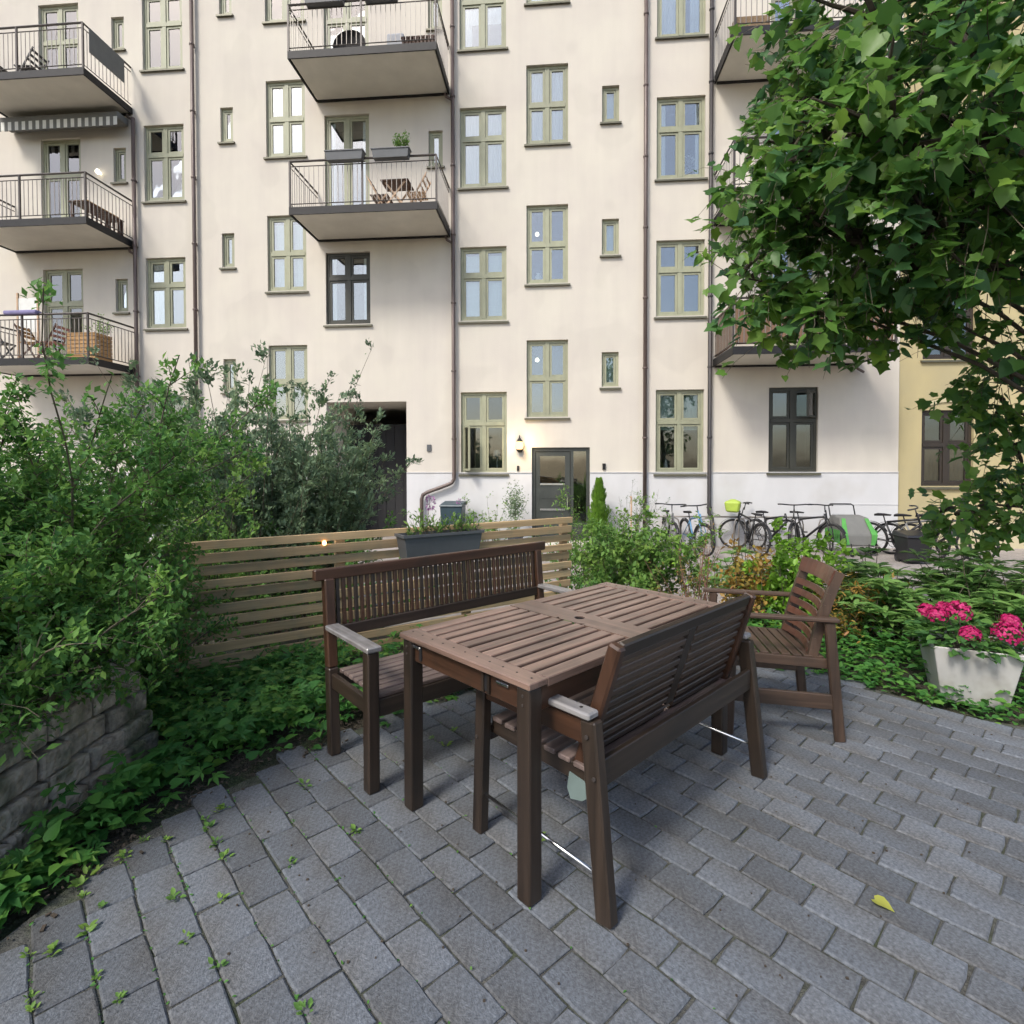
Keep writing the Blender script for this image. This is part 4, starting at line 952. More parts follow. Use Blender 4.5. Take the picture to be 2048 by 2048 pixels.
shrub('yellow_plant', 'thin pale yellow plant in front of the blue bicycle', 'plant', (1.85, 5.5, -.15), .06, 7, .9, .15, .2, 4, .12, 6, OV, .045, M['leaf_lime'], r0=.004)
shrub('orange_shrub', 'orange brown shrub right behind the armchair back', 'shrub', (2.7, 4.35, -.06), .14, 18, .66, .45, .5, 7, .16, 7, OVN, .05, M['leaf_orange'], r0=.005)
RH = [((2.85,4.75,-.05),.62,'whorled evergreen bush behind the orange shrub'),((3.3,4.85,-.05),.72,'tall whorled evergreen bush in front of the bicycle trailer'),((3.75,4.5,-.05),.72,'whorled evergreen bush below the hanging tree leaves'),
      ((3.05,4.2,-.04),.55,'low whorled evergreen bush behind the pink flowers'),((3.6,4.0,-.04),.66,'dense whorled evergreen bush at the right edge of the picture'),((2.35,5.3,-.1),.72,'pale green whorled bush between lime plant and bicycles'),((4.3,4.9,-.1),.8,'dark evergreen bush under the tree at the far right')]
def rhodo(base, h, label):
    o = thing('evergreen_bush', label, 'bush', base, 0, 'evergreen bushes in the right border'); main = []; P, D, U, S, R = [], [], [], [], []
    for i in range(38):
        a = RNG.uniform(0, 2*PI); rr = RNG.uniform(0,.16)
        pts = path((rr*math.cos(a), rr*math.sin(a), 0), (math.cos(a)*RNG.uniform(.1,.75), math.sin(a)*RNG.uniform(.1,.75), 1), h*RNG.uniform(.5,1.1), 6, .2, .1); main.append(pts)
        for t in (.55, .78, 1.0):
            q, dr = along(pts, np.array([t])); k = 9
            for j in range(k):
                b = 2*PI*j/k+RNG.uniform(-.2,.2); el = RNG.uniform(.05,.6)
                P.append(q[0]); D.append((math.cos(b), math.sin(b), el)); U.append((0,0,1)); S.append(RNG.uniform(.09,.155)); R.append(min(1, .25*t+RNG.uniform(0,.6)))
    stems_mesh('stem', main, .007, .003, M['twig'], o); leaf_mesh('foliage', OVN, P, D, np.array(U)+RNG.normal(0,.2,(len(U),3)), S, R, M['leaf_rhodo'], o)
for b, h, l in RH: rhodo(b, h*(1.08 if b[1] < 4.7 else .86), l)

# ---- ground cover around the terrace (nobody could count it)
def ground_cover(name, pts, size, lm, tpl, parent=None, lift=.03, kind='stuff'):
    n = len(pts); P = np.array(pts); D = rand_unit(n); D[:,2] = np.abs(D[:,2])*.35-.05; U = rand_unit(n)*.35+np.array([0,-.12,1])
    o = leaf_mesh(name, tpl, P, D, U, size*RNG.uniform(.55,1.25,n), np.clip(RNG.normal(.45,.27,n),0,1), lm); return tag(o, kind=kind)
gp = []
def clump(x, y, n, r, h):
    for i in range(n):
        a = RNG.uniform(0, 2*PI); d = r*math.sqrt(RNG.uniform(0,1)); z = h*(1-(d/r)**2)*RNG.uniform(.35,1)
        gp.append((x+d*math.cos(a), y+d*math.sin(a), gh(x, y)+.02+z))
tries = 0
LF = [(-1.68,1.0),(-1.62,1.6),(-1.6,2.0),(-1.5,2.35),(-1.3,2.62),(-1.12,2.85),(-.85,3.1),(-.45,3.45),(.0,3.8),(.4,4.05)]
for k in range(len(LF)-1):
    (ax, ay), (bx, by) = LF[k], LF[k+1]; n = int(math.hypot(bx-ax, by-ay)/.034)
    for i in range(n):
        t = i/n; x, y = ax+(bx-ax)*t, ay+(by-ay)*t; w = (.05,.07,.1,.16,.24,.34,.4,.4,.4,.4)[k]
        nx_, ny_ = -(by-ay), bx-ax; l = math.hypot(nx_, ny_); off = RNG.uniform(-.38,1)*max(w,.13)
        clump(x+nx_/l*off, y+ny_/l*off, 18, .1, .14 if k < 2 else .22)
ground_cover('ground_cover', gp[::2], .062, M['leaf_ground'], PAL); ground_cover('ground_cover', gp[1::2], .055, M['leaf_ground'], HRT)
gp = []
for i in range(1500):
    x, y = RNG.uniform(1.2, 4.2), RNG.uniform(2.3, 4.7)
    if inpoly(x, y): continue
    d = pdist(x, y)
    if d > .95: continue
    clump(x, y, 9, .08, .08+.14*min(1, d/.5))
ground_cover('ground_cover', gp, .055, M['leaf_ground'], OV)
gp = []
for i in range(420): clump(RNG.uniform(-2.4,-1.15), RNG.uniform(2.72,3.9), 7, .1, .16)
for i in range(900):
    x, y = RNG.uniform(-2.5, 1.6), RNG.uniform(3.2, 5.4)
    if inpoly(x, y) or pdist(x, y) > 1.1: continue
    clump(x, y, 6, .1, .12)
ground_cover('ground_cover', gp[::2], .06, M['leaf_ground'], PAL); ground_cover('ground_cover', gp[1::2], .05, M['leaf_light'], OV)
# weeds sprouting from the joints, thickest along the left
wp = []
WD = [(-1.35,1.55,.10,40),(-1.28,1.9,.08,45),(-1.02,1.78,.05,26),(-.98,1.62,.04,16),(-1.05,1.92,.05,18),(-1.2,1.45,.09,40),(-1.08,1.42,.05,18),(-.82,1.48,.03,8),(-.55,1.39,.03,14),(-.62,2.05,.03,14),(-1.16,2.08,.06,24),(-1.22,2.2,.06,30),(-.98,2.35,.05,18),(-.35,2.75,.07,30),(-.28,2.85,.05,18),(-1.4,1.75,.1,50),(-1.42,2.05,.08,40),(-.78,1.9,.02,6),(.12,2.05,.02,6)]
wP, wD, wU, wS, wR = [], [], [], [], []
SXY = np.array([(q[0], q[1]) for q in setts])
for x, y, r, n in WD:
    for c in range(max(1, n//12)):
        g = np.array([x, y])+RNG.normal(0, r*.8, 2); k = np.argmin(np.linalg.norm(SXY-g, axis=1)); e = g-SXY[k]; u, v = e @ PA, e @ PB
        if CL/2-abs(u) < CW/2-abs(v): u = math.copysign(CL/2, u)
        else: v = math.copysign(CW/2, v)
        g = SXY[k]+PA*u+PB*v; b = RNG.uniform(.2,.9); sc = RNG.uniform(.5,1.0)
        for i in range(RNG.integers(7, 15)):
            a = RNG.uniform(0, 2*PI); d = np.array([math.cos(a), math.sin(a), RNG.uniform(.15,1.1)]); t = RNG.uniform(0,.016)*sc
            wP.append((g[0]+d[0]*t+RNG.normal(0,.004), g[1]+d[1]*t+RNG.normal(0,.004), RNG.uniform(-.006,.012)*sc)); wD.append(d); wU.append((0,0,1)); wS.append(RNG.uniform(.016,.034)*sc); wR.append(np.clip(b+RNG.normal(0,.15),0,1))
tag(leaf_mesh('joint_weeds', OV, wP, wD, np.array(wU)+RNG.normal(0,.2,(len(wU),3)), wS, wR, M['leaf_light']), kind='stuff')
mp = []
for i in range(2600):
    k = RNG.integers(len(setts)); x, y = setts[k][0], setts[k][1]
    if x > .2 and RNG.random() < .85: continue
    if RNG.random() > max(.08, min(1, (.4-x)*.6)): continue
    s = RNG.uniform(-.5,.5); q = PA*(CL*s)+PB*(CW/2)*(1 if RNG.random() < .5 else -1)
    mp.append((x+q[0], y+q[1], RNG.uniform(-.006,.004)))
ground_cover('joint_moss', mp, .012, M['leaf_ground'], OV)
# fallen leaf on the setts
lf = leaf_mesh('fallen_leaf', HRT, [(0,0,0)], [(.6,-.8,.05)], [(0,0,1)], [.055], [.6], M['leaf_yellow']); lf.location = (1.16, 1.73, .008)
tag(lf, 'single fallen yellow leaf lying on the paving', 'leaf')
crumbs = MB()
for i in range(420):
    k = RNG.integers(len(LF)-1); t = RNG.random(); x = LF[k][0]+(LF[k+1][0]-LF[k][0])*t+RNG.normal(.08,.07); y = LF[k][1]+(LF[k+1][1]-LF[k][1])*t+RNG.normal(-.05,.07); r = RNG.uniform(.003,.011); a = RNG.uniform(0,PI)
    crumbs.beam((x-r*math.cos(a), y-r*math.sin(a), .004), (x+r*math.cos(a), y+r*math.sin(a), .006), r*.9, r*.5)
for i in range(160):
    x, y = RNG.uniform(-1.2, 2.6), RNG.uniform(1.4, 3.4)
    if not inpoly(x, y): continue
    r = RNG.uniform(.0012,.003); crumbs.box(x-r, x+r*1.6, y-r, y+r, .0, .004)
tag(crumbs.build('plant_litter', M['bark']), kind='stuff')

# ---- flowers: pink mophead in the pale planter, herbs and mauve bloom in the fence planter
PK = thing('pink_flowers', 'bright pink flower heads growing in the pale square planter', 'flowers', (px, py, .3), pa)
heads = [(-.17,-.1,.19,.055),(-.07,-.1,.22,.075),(-.03,-.17,.11,.055),(-.2,.0,.19,.05),(.14,-.16,.13,.08),(-.1,.04,.2,.05),(.17,-.1,.19,.05)]
PP, DD, UU, SS_, RR = [], [], [], [], []; st = []
for x, y, z, r in heads:
    n = 150; u = rand_unit(n); u[:,2] = np.where(u[:,2] < -.3, -u[:,2], u[:,2])
    PP.append(np.array([x,y,z])+u*r*RNG.uniform(.75,1,(n,1))); DD.append(np.cross(u, rand_unit(n))); UU.append(u+rand_unit(n)*.3); SS_.append(np.full(n,.026)); RR.append(RNG.uniform(0,1,n)); st.append(np.array([(x*.4,y*.4,0),(x*.7,y*.7,z*.6),(x,y,z)]))
leaf_mesh('petals', OV, np.concatenate(PP), np.concatenate(DD), np.concatenate(UU), np.concatenate(SS_), np.concatenate(RR), M['petal_pink'], PK)
stems_mesh('stem', st, .004, .003, M['twig'], PK, 5)
n = 340; a = RNG.uniform(0,2*PI,n); rr = .26*np.sqrt(RNG.uniform(0,1,n)); P = np.stack([rr*np.cos(a), rr*np.sin(a), RNG.uniform(.0,.19,n)*(1.15-rr/.26*.7)], 1); D = np.stack([np.cos(a),np.sin(a),RNG.uniform(-.3,.5,n)],1)
leaf_mesh('foliage', OV, P, D, rand_unit(n)*.5+np.array([0,0,1]), RNG.uniform(.05,.085,n), RNG.uniform(0,.7,n), M['leaf_shrub'], PK)
HBX = thing('planter_herbs', 'green herbs and a mauve flower in the fence planter box', 'plants', (pc.x+fdir.y*.125, pc.y-fdir.x*.125, .67+.165), fyaw)
sp = []; 
for x, k, h in ((-.24,9,.14),(-.15,12,.2),(-.07,8,.15),(.0,9,.16),(.12,7,.12),(.2,14,.2),(.27,9,.15)):
    for i in range(k): sp.append(path((x+RNG.normal(0,.025), RNG.normal(0,.03), 0), (RNG.normal(0,.25), RNG.normal(0,.25), 1), h*RNG.uniform(.6,1.15), 4, .2, .12))
stems_mesh('stem', sp, .0025, .001, M['twig'], HBX, 3); P, D, U, S, R = foliage_on(sp, 7, .15, 0, .045, .4, .6, .006)
leaf_mesh('foliage', OVN, P, D, U, S, R, M['leaf_light'], HBX)
ms = path((-.12, 0, 0), (.12,0,1), .3, 4, 0, .04); stems_mesh('flower_stem', [ms], .003, .002, M['twig'], HBX, 4)
n = 70; u = rand_unit(n); leaf_mesh('flower', OV, ms[-1]+u*np.array([.03,.03,.05])-np.array([0,0,.03]), u, rand_unit(n), np.full(n,.022), RNG.uniform(0,1,n), M['petal_mauve'], HBX)
n = 24; u = rand_unit(n); leaf_mesh('flower', OV, np.array([.17,0,.27])+u*.014, u, rand_unit(n), np.full(n,.016), RNG.uniform(0,1,n), M['petal_mauve'], HBX)

# ---- potted plants at the house
def pot(name, label, s, off, d=.36, h=.3, m='plastic_grey'):
    o = thing(name, label, 'pot', F(s, off, ZG)); MB().lathe([(d*.36,0),(d*.5,h-.04),(d*.53,h-.04),(d*.53,h),(d*.47,h),(d*.45,h-.05)], 16).build('pot_body', M[m], o); return o
pot('plant_pot', 'dark round pot of the conifer right of the entrance door', 2.0, .55); pot('plant_pot', 'dark round pot of the bushy plant left of the entrance door', .12, .6)
o = thing('potted_conifer', 'small bright green conifer in a pot right of the entrance door', 'plant', F(2.0, .55, ZG+.25))
n = 1700; z = RNG.uniform(0,1,n); a = RNG.uniform(0,2*PI,n); r = .23*(1-z)**.8*RNG.uniform(.3,1.25,n)*(1+.3*np.sin(z*19+a*2))+.02; P = np.stack([r*np.cos(a), r*np.sin(a), z*1.25],1); D = np.stack([np.cos(a)*.5,np.sin(a)*.5,np.full(n,.9)],1)
leaf_mesh('foliage', FRO, P, D, np.stack([np.cos(a),np.sin(a),np.zeros(n)],1)+rand_unit(n)*.4, RNG.uniform(.07,.13,n), RNG.uniform(0,.8,n), M['leaf_lime'], o); MB().tube([(0,0,-.02),(0,0,1.1)], .012, 6).build('trunk', M['twig'], o)
o = thing('potted_shrub', 'loose pale green potted shrub left of the entrance door', 'plant', F(.12, .6, ZG+.25)); n = 900
P = rand_unit(n)*RNG.uniform(.2,1.25,(n,1))**.7*np.array([.22,.2,.42])*(1+.35*np.sin(RNG.uniform(0,6,(n,1))))+np.array([0,0,.72]); leaf_mesh('foliage', OV, P, rand_unit(n), rand_unit(n)+np.array([0,0,1]), RNG.uniform(.035,.06,n), RNG.uniform(.3,1,n), M['leaf_grey'], o); MB().tube([(0,0,-.02),(0,0,.8)], .014, 6).build('trunk', M['twig'], o)
shrub('low_shrub', 'leafy plant at the foot of the wall between bin and entrance', 'shrub', F(-.45,.7,ZG), .2, 20, 1.0, .5, .5, 6, .25, 8, OV, .06, M['leaf_light'], r0=.006)
shrub('low_shrub', 'wispy grey plant on the wall right of the potted conifer', 'shrub', F(2.75,.5,ZG), .15, 20, 1.35, .3, .2, 6, .25, 6, OVN, .05, M['leaf_grey'], r0=.005)
# ================================================================== BICYCLES AND YARD
def ring(c, r, rr, n=28, m=6, axis='y'):
    return [(c[0]+r*math.cos(2*PI*i/n), c[1], c[2]+r*math.sin(2*PI*i/n)) for i in range(n)]
WR = .335
_t = MB().tube(ring((0,0,0), WR-.022, 0), .024, 6, closed=True); _tyre = _t.build('tyre', M['rubber'], smooth=True); TYRE = _tyre.data; bpy.data.objects.remove(_tyre)
_w = MB().tube(ring((0,0,0), WR-.045, 0), .009, 5, closed=True)
for i in range(18):
    a = 2*PI*i/18; s = .02*(1 if i % 2 else -1); _w.tube([(.015*math.cos(a+.6), s, .015*math.sin(a+.6)), ((WR-.05)*math.cos(a), 0, (WR-.05)*math.sin(a))], .0016, 3, caps=False)
_w.tube([(0,-.045,0),(0,.045,0)], .018, 8); _o = _w.build('wheel', M['steel_light']); WHEEL = _o.data; bpy.data.objects.remove(_o)
def bicycle(label, loc, heading, paint, steer=0, lean=0, group='bicycles parked along the house wall', basket=False, step=False):
    o = thing('bicycle', label, 'bicycle', loc, heading, group); o.rotation_euler = (lean, 0, heading)
    R_ = Vector((-.52,0,WR)); Fw = Vector((.54,0,WR)); bb = Vector((-.08,0,.29)); st = Vector((-.23,0,.80)); hd = Vector((.36,0,.86)); hl = Vector((.40,0,.70))
    w = link('wheel', WHEEL, o, R_); link('tyre', TYRE, w)
    pv = link('front_wheel', WHEEL, o, Fw, steer); link('tyre', TYRE, pv)
    b = MB(); b.tube([bb, st-Vector((0,0,.12))], .02, 8); b.tube([bb, hl], .026, 8)
    b.tube([bb+(st-bb)*(.35 if step else .8), hd-Vector((0,0,.06))], .022, 8); b.tube([hl, hd], .021, 8)
    for s in (-1, 1): b.tube([R_+Vector((0,s*.05,0)), bb+Vector((0,s*.03,0))], .009, 6); b.tube([R_+Vector((0,s*.05,0)), bb+(st-bb)*.75+Vector((0,s*.01,0))], .008, 6)
    b.build('frame', paint, o, smooth=True)
    f = MB(); c, s_ = math.cos(steer), math.sin(steer)
    for s in (-1, 1): f.tube([(0,s*.05,0),(-.03,s*.05,.2),(-.13,s*.03,.42)], .011, 6)
    f.tube([(-.13,-.035,.42),(-.13,.035,.42)], .014, 6); f.tube([(-.13,0,.42),(-.17,0,.6)], .013, 6)
    f.build('fork', paint, o, smooth=True, loc=Fw, rz=steer)
    h = MB(); h.tube([(-.18,0,.55),(-.2,0,.69)], .012, 6); h.tube([(-.27,-.3,.70),(-.2,-.22,.71),(-.16,-.05,.7),(-.16,.05,.7),(-.2,.22,.71),(-.27,.3,.70)], .015, 6)
    for s in (-1, 1): h.tube([(-.3,s*.33,.698),(-.24,s*.26,.706)], .017, 6)
    h.build('handlebar', M['black_paint'], o, smooth=True, loc=Fw, rz=steer)
    sa = MB(); sa.add([(-.16,-.075,0),(-.16,.075,0),(-.02,.05,.005),(.13,.018,-.005),(.13,-.018,-.005),(-.02,-.05,.005),(-.17,-.06,-.045),(-.17,.06,-.045),(.12,.012,-.03),(.12,-.012,-.03)],
        [(0,5,2,1),(5,4,3,2),(6,7,8,9),(0,1,7,6),(1,2,3,8,7),(3,4,9,8),(4,5,0,6,9)]); sa.tube([(-.02,0,-.03),(.02,0,-.2)], .012, 6)
    sa.build('saddle', M['black_cloth'], o, loc=st+Vector((-.02,0,.06)))
    ck = MB(); ck.tube([bb+Vector((.09*math.cos(2*PI*i/16), -.05, .09*math.sin(2*PI*i/16))) for i in range(16)], .006, 4, closed=True)
    ck.tube([bb+Vector((0,-.06,0)), bb+Vector((.1,-.08,-.13))], .009, 5); ck.tube([bb+Vector((0,.06,0)), bb+Vector((-.1,.08,.13))], .009, 5); ck.box(bb.x+.06,bb.x+.15,-.17,-.085,bb.z-.145,bb.z-.12); ck.box(bb.x-.15,bb.x-.06,.085,.17,bb.z+.12,bb.z+.145)
    ck.build('crankset', M['steel_dark'], o)
    for c0, nm in ((R_, 'mudguard'), (Fw, 'front_mudguard')):
        mg = MB(); n = 10; a0, a1 = (.15*PI, 1.0*PI)
        for i in range(n+1):
            a = a0+(a1-a0)*i/n; x, z = (WR+.02)*math.cos(a), (WR+.02)*math.sin(a); mg.v += [(x,-.025,z),(x*1.02,0,z*1.02),(x,.025,z)]
        for i in range(n): k = 3*i; mg.f += [(k,k+3,k+4,k+1),(k+1,k+4,k+5,k+2)]; mg.m += [0,0]
        mg.build(nm, M['black_paint'], o, loc=c0, rz=steer if c0 is Fw else 0)
    if basket:
        bk = MB(); bk.add([(-.02,-.17,.48),(.3,-.17,.48),(.3,.17,.48),(-.02,.17,.48),(-.06,-.2,.76),(.36,-.2,.74),(.36,.2,.74),(-.06,.2,.76),(.15,0,.84)], [(3,2,1,0),(0,1,5,4),(1,2,6,5),(2,3,7,6),(3,0,4,7),(4,5,8),(5,6,8),(6,7,8),(7,4,8)])
        bk.v = [(x*.8, y*.8, .5+(z-.5)*.85) for x, y, z in bk.v]; bk.build('basket_cover', M['hivis'], o, loc=Fw-Vector((.12,0,0)), rz=steer, bevel=.03)
    return o
H0 = -PI/2
bicycle('light blue bicycle facing the terrace beside the dark downpipe', (3.92, 11.72, ZG), H0+.05, M['blue_paint'], .25, .05)
bicycle('grey bicycle half hidden by the light shrub, left of the blue one', (3.4, 11.95, ZG), H0-.1, M['grey_paint'], .1, -.04)
bicycle('bicycle with a bright yellow green cover on its front basket', (5.02, 11.72, ZG), PI/2+.12, M['black_paint'], .95, .05, basket=True)
bicycle('black bicycle with narrow raised handlebar next to the yellow covered one', (5.62, 11.75, ZG), H0+.3, M['black_paint'], -1.0, .06)
bicycle('black bicycle with wide handlebar left of the green trailer', (6.28, 11.65, ZG), H0+.42, M['black_paint'], -.1, -.05)
bicycle('dark bicycle closest to the black bin in the crowded group at the right', (7.85, 11.1, ZG), H0+.5, M['black_paint'], .4, .08)
bicycle('dark bicycle in the middle of the crowded group at the right', (8.2, 11.0, ZG), H0+.6, M['grey_paint'], -.3, .1)
bicycle('dark bicycle at the far right under the hanging leaves', (8.6, 10.95, ZG), H0+.75, M['black_paint'], .2, .1)
def rack(s0, s1, n, label):
    o = thing('bicycle_rack', label, 'bicycle rack', F(s0, .45, ZG), -TH); w = s1-s0
    MB().tube([(0,0,.72),(w,0,.72)], .018, 8).build('rail', M['steel_light'], o, smooth=True)
    for i in range(n):
        x = w*i/(n-1); MB().tube([(x-.12,.0,0),(x-.12,0,.55),(x-.09,0,.66),(x,0,.70),(x+.09,0,.66),(x+.12,0,.55),(x+.12,0,0)], .016, 8).build('hoop', M['steel_light'], o, smooth=True)
rack(2.95, 5.1, 4, 'grey tubular bicycle rack behind the blue bicycle'); rack(5.2, 6.9, 4, 'grey tubular bicycle rack behind the black bicycles')
# child trailer
TRL = thing('bicycle_trailer', 'green and grey fabric child trailer with a push handle by the wall', 'trailer', (7.1, 11.55, ZG), PI-.1)
b = MB(); w0, w1, w2 = .34, .42, .33
prof = [(-.36,.28,w0),(-.42,.62,w1),(-.20,.92,w2),(.25,.88,w2),(.5,.5,w1),(.52,.25,w0)]
# fabric body: seen end-on, its width runs along the wall
vsL = [(s*w, y, z) for s in (-1,1) for (y, z, w) in prof]; n = 6
b.add(vsL, [tuple(range(n)), tuple(range(2*n-1,n-1,-1))]+[(i,n+i,n+(i+1)%n,(i+1)%n) for i in range(n)]); b.build('fabric_body', M['awning_grey'], TRL, bevel=.02)
for s in (-1, 1):
    g = MB(); pr = [(.275,.86,.22,.30),(.525,.5,.27,.40),(.545,.27,.24,.33)]
    for (y, z, a, c), (y2, z2, a2, c2) in zip(pr, pr[1:]):
        g.add([(s*a,y,z),(s*c,y,z),(s*c2,y2,z2),(s*a2,y2,z2),(s*a,y+.012,z+.006),(s*c,y+.012,z+.006),(s*c2,y2+.012,z2+.006),(s*a2,y2+.012,z2+.006)], [(0,1,2,3),(4,5,6,7),(0,1,5,4),(1,2,6,5),(2,3,7,6),(3,0,4,7)])
    g.build('green_panel', M['green_cloth'], TRL)
    sp_ = MB().box(s*.425-.006, s*.425+.006, -.3, .45, .3, .6); sp_.build('side_panel', M['green_cloth'], TRL)
    wv = MB().tube([(s*.5, .05+.23*math.cos(2*PI*i/20), .25+.23*math.sin(2*PI*i/20)) for i in range(20)], .02, 6, closed=True)
    for i in range(10): wv.tube([(s*.5,.05,.25),(s*.5,.05+.22*math.cos(2*PI*i/10),.25+.22*math.sin(2*PI*i/10))], .003, 3, caps=False)
    wv.build('wheel', M['rubber'], TRL)
    wv = MB().tube([(s*.2, .58+.08*math.cos(2*PI*i/14), .09+.08*math.sin(2*PI*i/14)) for i in range(14)], .018, 6, closed=True).tube([(s*.2,.58,.09),(s*.2,.54,.3)], .012, 5); wv.build('small_wheel', M['rubber'], TRL)
MB().tube([(-.3,-.3,.85),(-.3,-.4,1.12),(-.25,-.42,1.16),(.25,-.42,1.16),(.3,-.4,1.12),(.3,-.3,.85)], .016, 8).build('push_handle', M['black_paint'], TRL, smooth=True)
TRL.scale = (.85,.85,.88)
MB().tube([(-.44,-.35,.24),(.44,-.35,.24),(.44,.52,.24),(-.44,.52,.24)], .014, 6, closed=True).build('chassis', M['steel_light'], TRL)
# bins
def bin_(label, loc, rz, w, d, h, m):
    o = thing('waste_bin', label, 'bin', loc, rz); b = MB(); t = .04
    b.add([(-w/2+t,-d/2+t,.05),(w/2-t,-d/2+t,.05),(w/2-t,d/2-t,.05),(-w/2+t,d/2-t,.05),(-w/2,-d/2,h-.1),(w/2,-d/2,h-.1),(w/2,d/2,h-.1),(-w/2,d/2,h-.1)], [(3,2,1,0),(4,5,6,7),(0,1,5,4),(1,2,6,5),(2,3,7,6),(3,0,4,7)]); b.build('bin_body', m, o, bevel=.012)
    MB().add([(-w/2-.02,-d/2-.03,h-.098),(w/2+.02,-d/2-.03,h-.098),(w/2+.02,d/2+.02,h-.098),(-w/2-.02,d/2+.02,h-.098),(-w/2,-d/2,h-.05),(w/2,-d/2,h-.05),(w/2,d/2,h),(-w/2,d/2,h)], [(3,2,1,0),(4,5,6,7),(0,1,5,4),(1,2,6,5),(2,3,7,6),(3,0,4,7)]).build('lid', m, o, bevel=.01)
    for s in (-1,1): MB().tube([(s*(w/2-.06)+.06*0, d/2-.06+.08*math.cos(2*PI*i/12), .09+.08*math.sin(2*PI*i/12)) for i in range(12)], .025, 6, closed=True).build('wheel', M['rubber'], o)
bin_('dark teal wheeled bin against the wall left of the entrance', F(-1.32, .5, ZG), -TH, .5, .55, 1.04, M['plastic_teal'])
bin_('black bin standing in front of the crowded bicycles', (7.62, 10.4, ZG), -.1, .46, .45, .6, M['black_paint'])
tag(MB().tube([(0,0,0),(.01,0,1.15)], .02, 6).box(-.02,.02,-.02,.02,1.15,1.19).build('wooden_stake', M['tan_wood'], loc=F(2.68,.75,ZG)), 'pale wooden stake standing between conifer and downpipe', 'stake')

# ================================================================== THINGS ON THE BALCONIES
def rail_box(s, zr, w, label, m='plastic_grey', plant=False):
    p = F(s, 1.47, zr-.14); o = trough('balcony_planter', label, w, .19, .19, p, -TH, M[m], 'planter boxes hooked on balcony rails')
    for x in (-w*.3, w*.3): MB().tube([(x,.1,.19),(x,.13,.2),(x,.14,.02)], .006, 4).build('hook', M['steel_dark'], o)
rail_box(-3.43, 8.02, .82, 'left of the two dark planter boxes on the lower middle balcony rail'); rail_box(-2.43, 8.02, .8, 'planter box with a small bush on the lower middle balcony rail')
rail_box(-3.85, 11.32, .86, 'left of the two dark planter boxes on the upper middle balcony rail'); rail_box(-2.63, 11.32, .74, 'right of the two dark planter boxes on the upper middle balcony rail')
shrub('balcony_plant', 'small green bush growing in the lower middle balcony planter', 'plant', F(-2.2,1.45,8.04), .06, 14, .34, .5, .3, 4, .12, 7, OV, .05, M['leaf_light'], r0=.004)
def fold_chair(label, p, rz, m1, m2):
    o = thing('folding_chair', label, 'chair', p, rz, None)
    for s in (-1,1):
        MB().beam((-.22, s*.2, 0), (.2, s*.2, .46), .022, .03).build('leg', M[m1], o); MB().beam((.22, s*.215, 0), (-.26, s*.215, .86), .022, .03).build('back_leg', M[m1], o)
    for i in range(5): x = -.16+i*.085; MB().box(x-.034, x+.034, -.2, .2, .44, .456).build('seat_slat', M[m2], o)
    for i in range(3): z = .6+i*.1; x = .22-.48*z/.86; MB().box(x-.008, x+.008, -.21, .21, z-.03, z+.03).build('back_slat', M[m2], o)
    return o
def fold_table(label, p, rz, w, d, m1, m2, h=.71):
    o = thing('folding_table', label, 'table', p, rz)
    MB().box(-w/2, w/2, -d/2, d/2, h-.025, h).build('table_top', M[m2], o, bevel=.004)
    for s in (-1,1):
        MB().beam((-w*.42, s*d*.4, 0), (w*.36, s*d*.4, h-.03), .02, .035).build('leg', M[m1], o); MB().beam((w*.42, s*d*.34, 0), (-w*.36, s*d*.34, h-.03), .02, .035).build('leg', M[m1], o)
    return o
fz = 6.985
fold_table('small dark folding table with pale crossed legs on the lower middle balcony', F(-2.45,.95,fz), -TH, .62, .5, 'tan_wood', 'brown_wood', .62)
fold_chair('pale wooden folding chair beside the table on the lower middle balcony', F(-2.05,.75,fz), PI-TH, 'tan_wood', 'tan_wood'); fold_chair('dark seated folding chair left of the table on the lower middle balcony', F(-2.9,.7,fz), -TH, 'tan_wood', 'brown_wood')
fz = 10.3
mc = thing('moon_chair', 'round black bowl chair with crossed legs on the upper middle balcony', 'chair', F(-3.55,.85,fz), -TH)
bw = MB(); 
for r, y in ((0,.12),(.16,.1),(.28,.05),(.37,-.03)):
    for j in range(18): a = 2*PI*j/18; bw.v.append((r*math.cos(a), y+.15*math.sin(a)*r, .46+r*math.sin(a)))
for i in range(3):
    for j in range(18): bw.f.append((i*18+j, i*18+(j+1)%18, (i+1)*18+(j+1)%18, (i+1)*18+j)); bw.m.append(0)
bw.build('bowl_seat', M['black_cloth'], mc)
MB().tube([(.37*math.cos(2*PI*i/18), -.03+.15*math.sin(2*PI*i/18)*.37, .46+.37*math.sin(2*PI*i/18)) for i in range(18)], .012, 5, closed=True).build('hoop', M['steel_dark'], mc)
for a, b_ in (((-.28,-.25,0),(.2,.2,.55)), ((.28,-.25,0),(-.2,.2,.55))): MB().tube([a, b_], .013, 6).build('leg', M['tan_wood'], mc)
def crate(name, label, p, rz, w, d, h, m, cat='crate'):
    o = thing(name, label, cat, p, rz)
    for z in np.arange(.0, h-.05, .09):
        MB().box(-w/2, w/2, -d/2, -d/2+.015, z, z+.075).build('slat', M[m], o); MB().box(-w/2, w/2, d/2-.015, d/2, z, z+.075).build('slat', M[m], o)
        MB().box(-w/2+.001, -w/2+.016, -d/2+.016, d/2-.016, z, z+.075).build('slat', M[m], o); MB().box(w/2-.016, w/2-.001, -d/2+.016, d/2-.016, z, z+.075).build('slat', M[m], o)
    MB().box(-w/2, w/2, -d/2, d/2, h-.05, h-.03).build('lid', M[m], o)
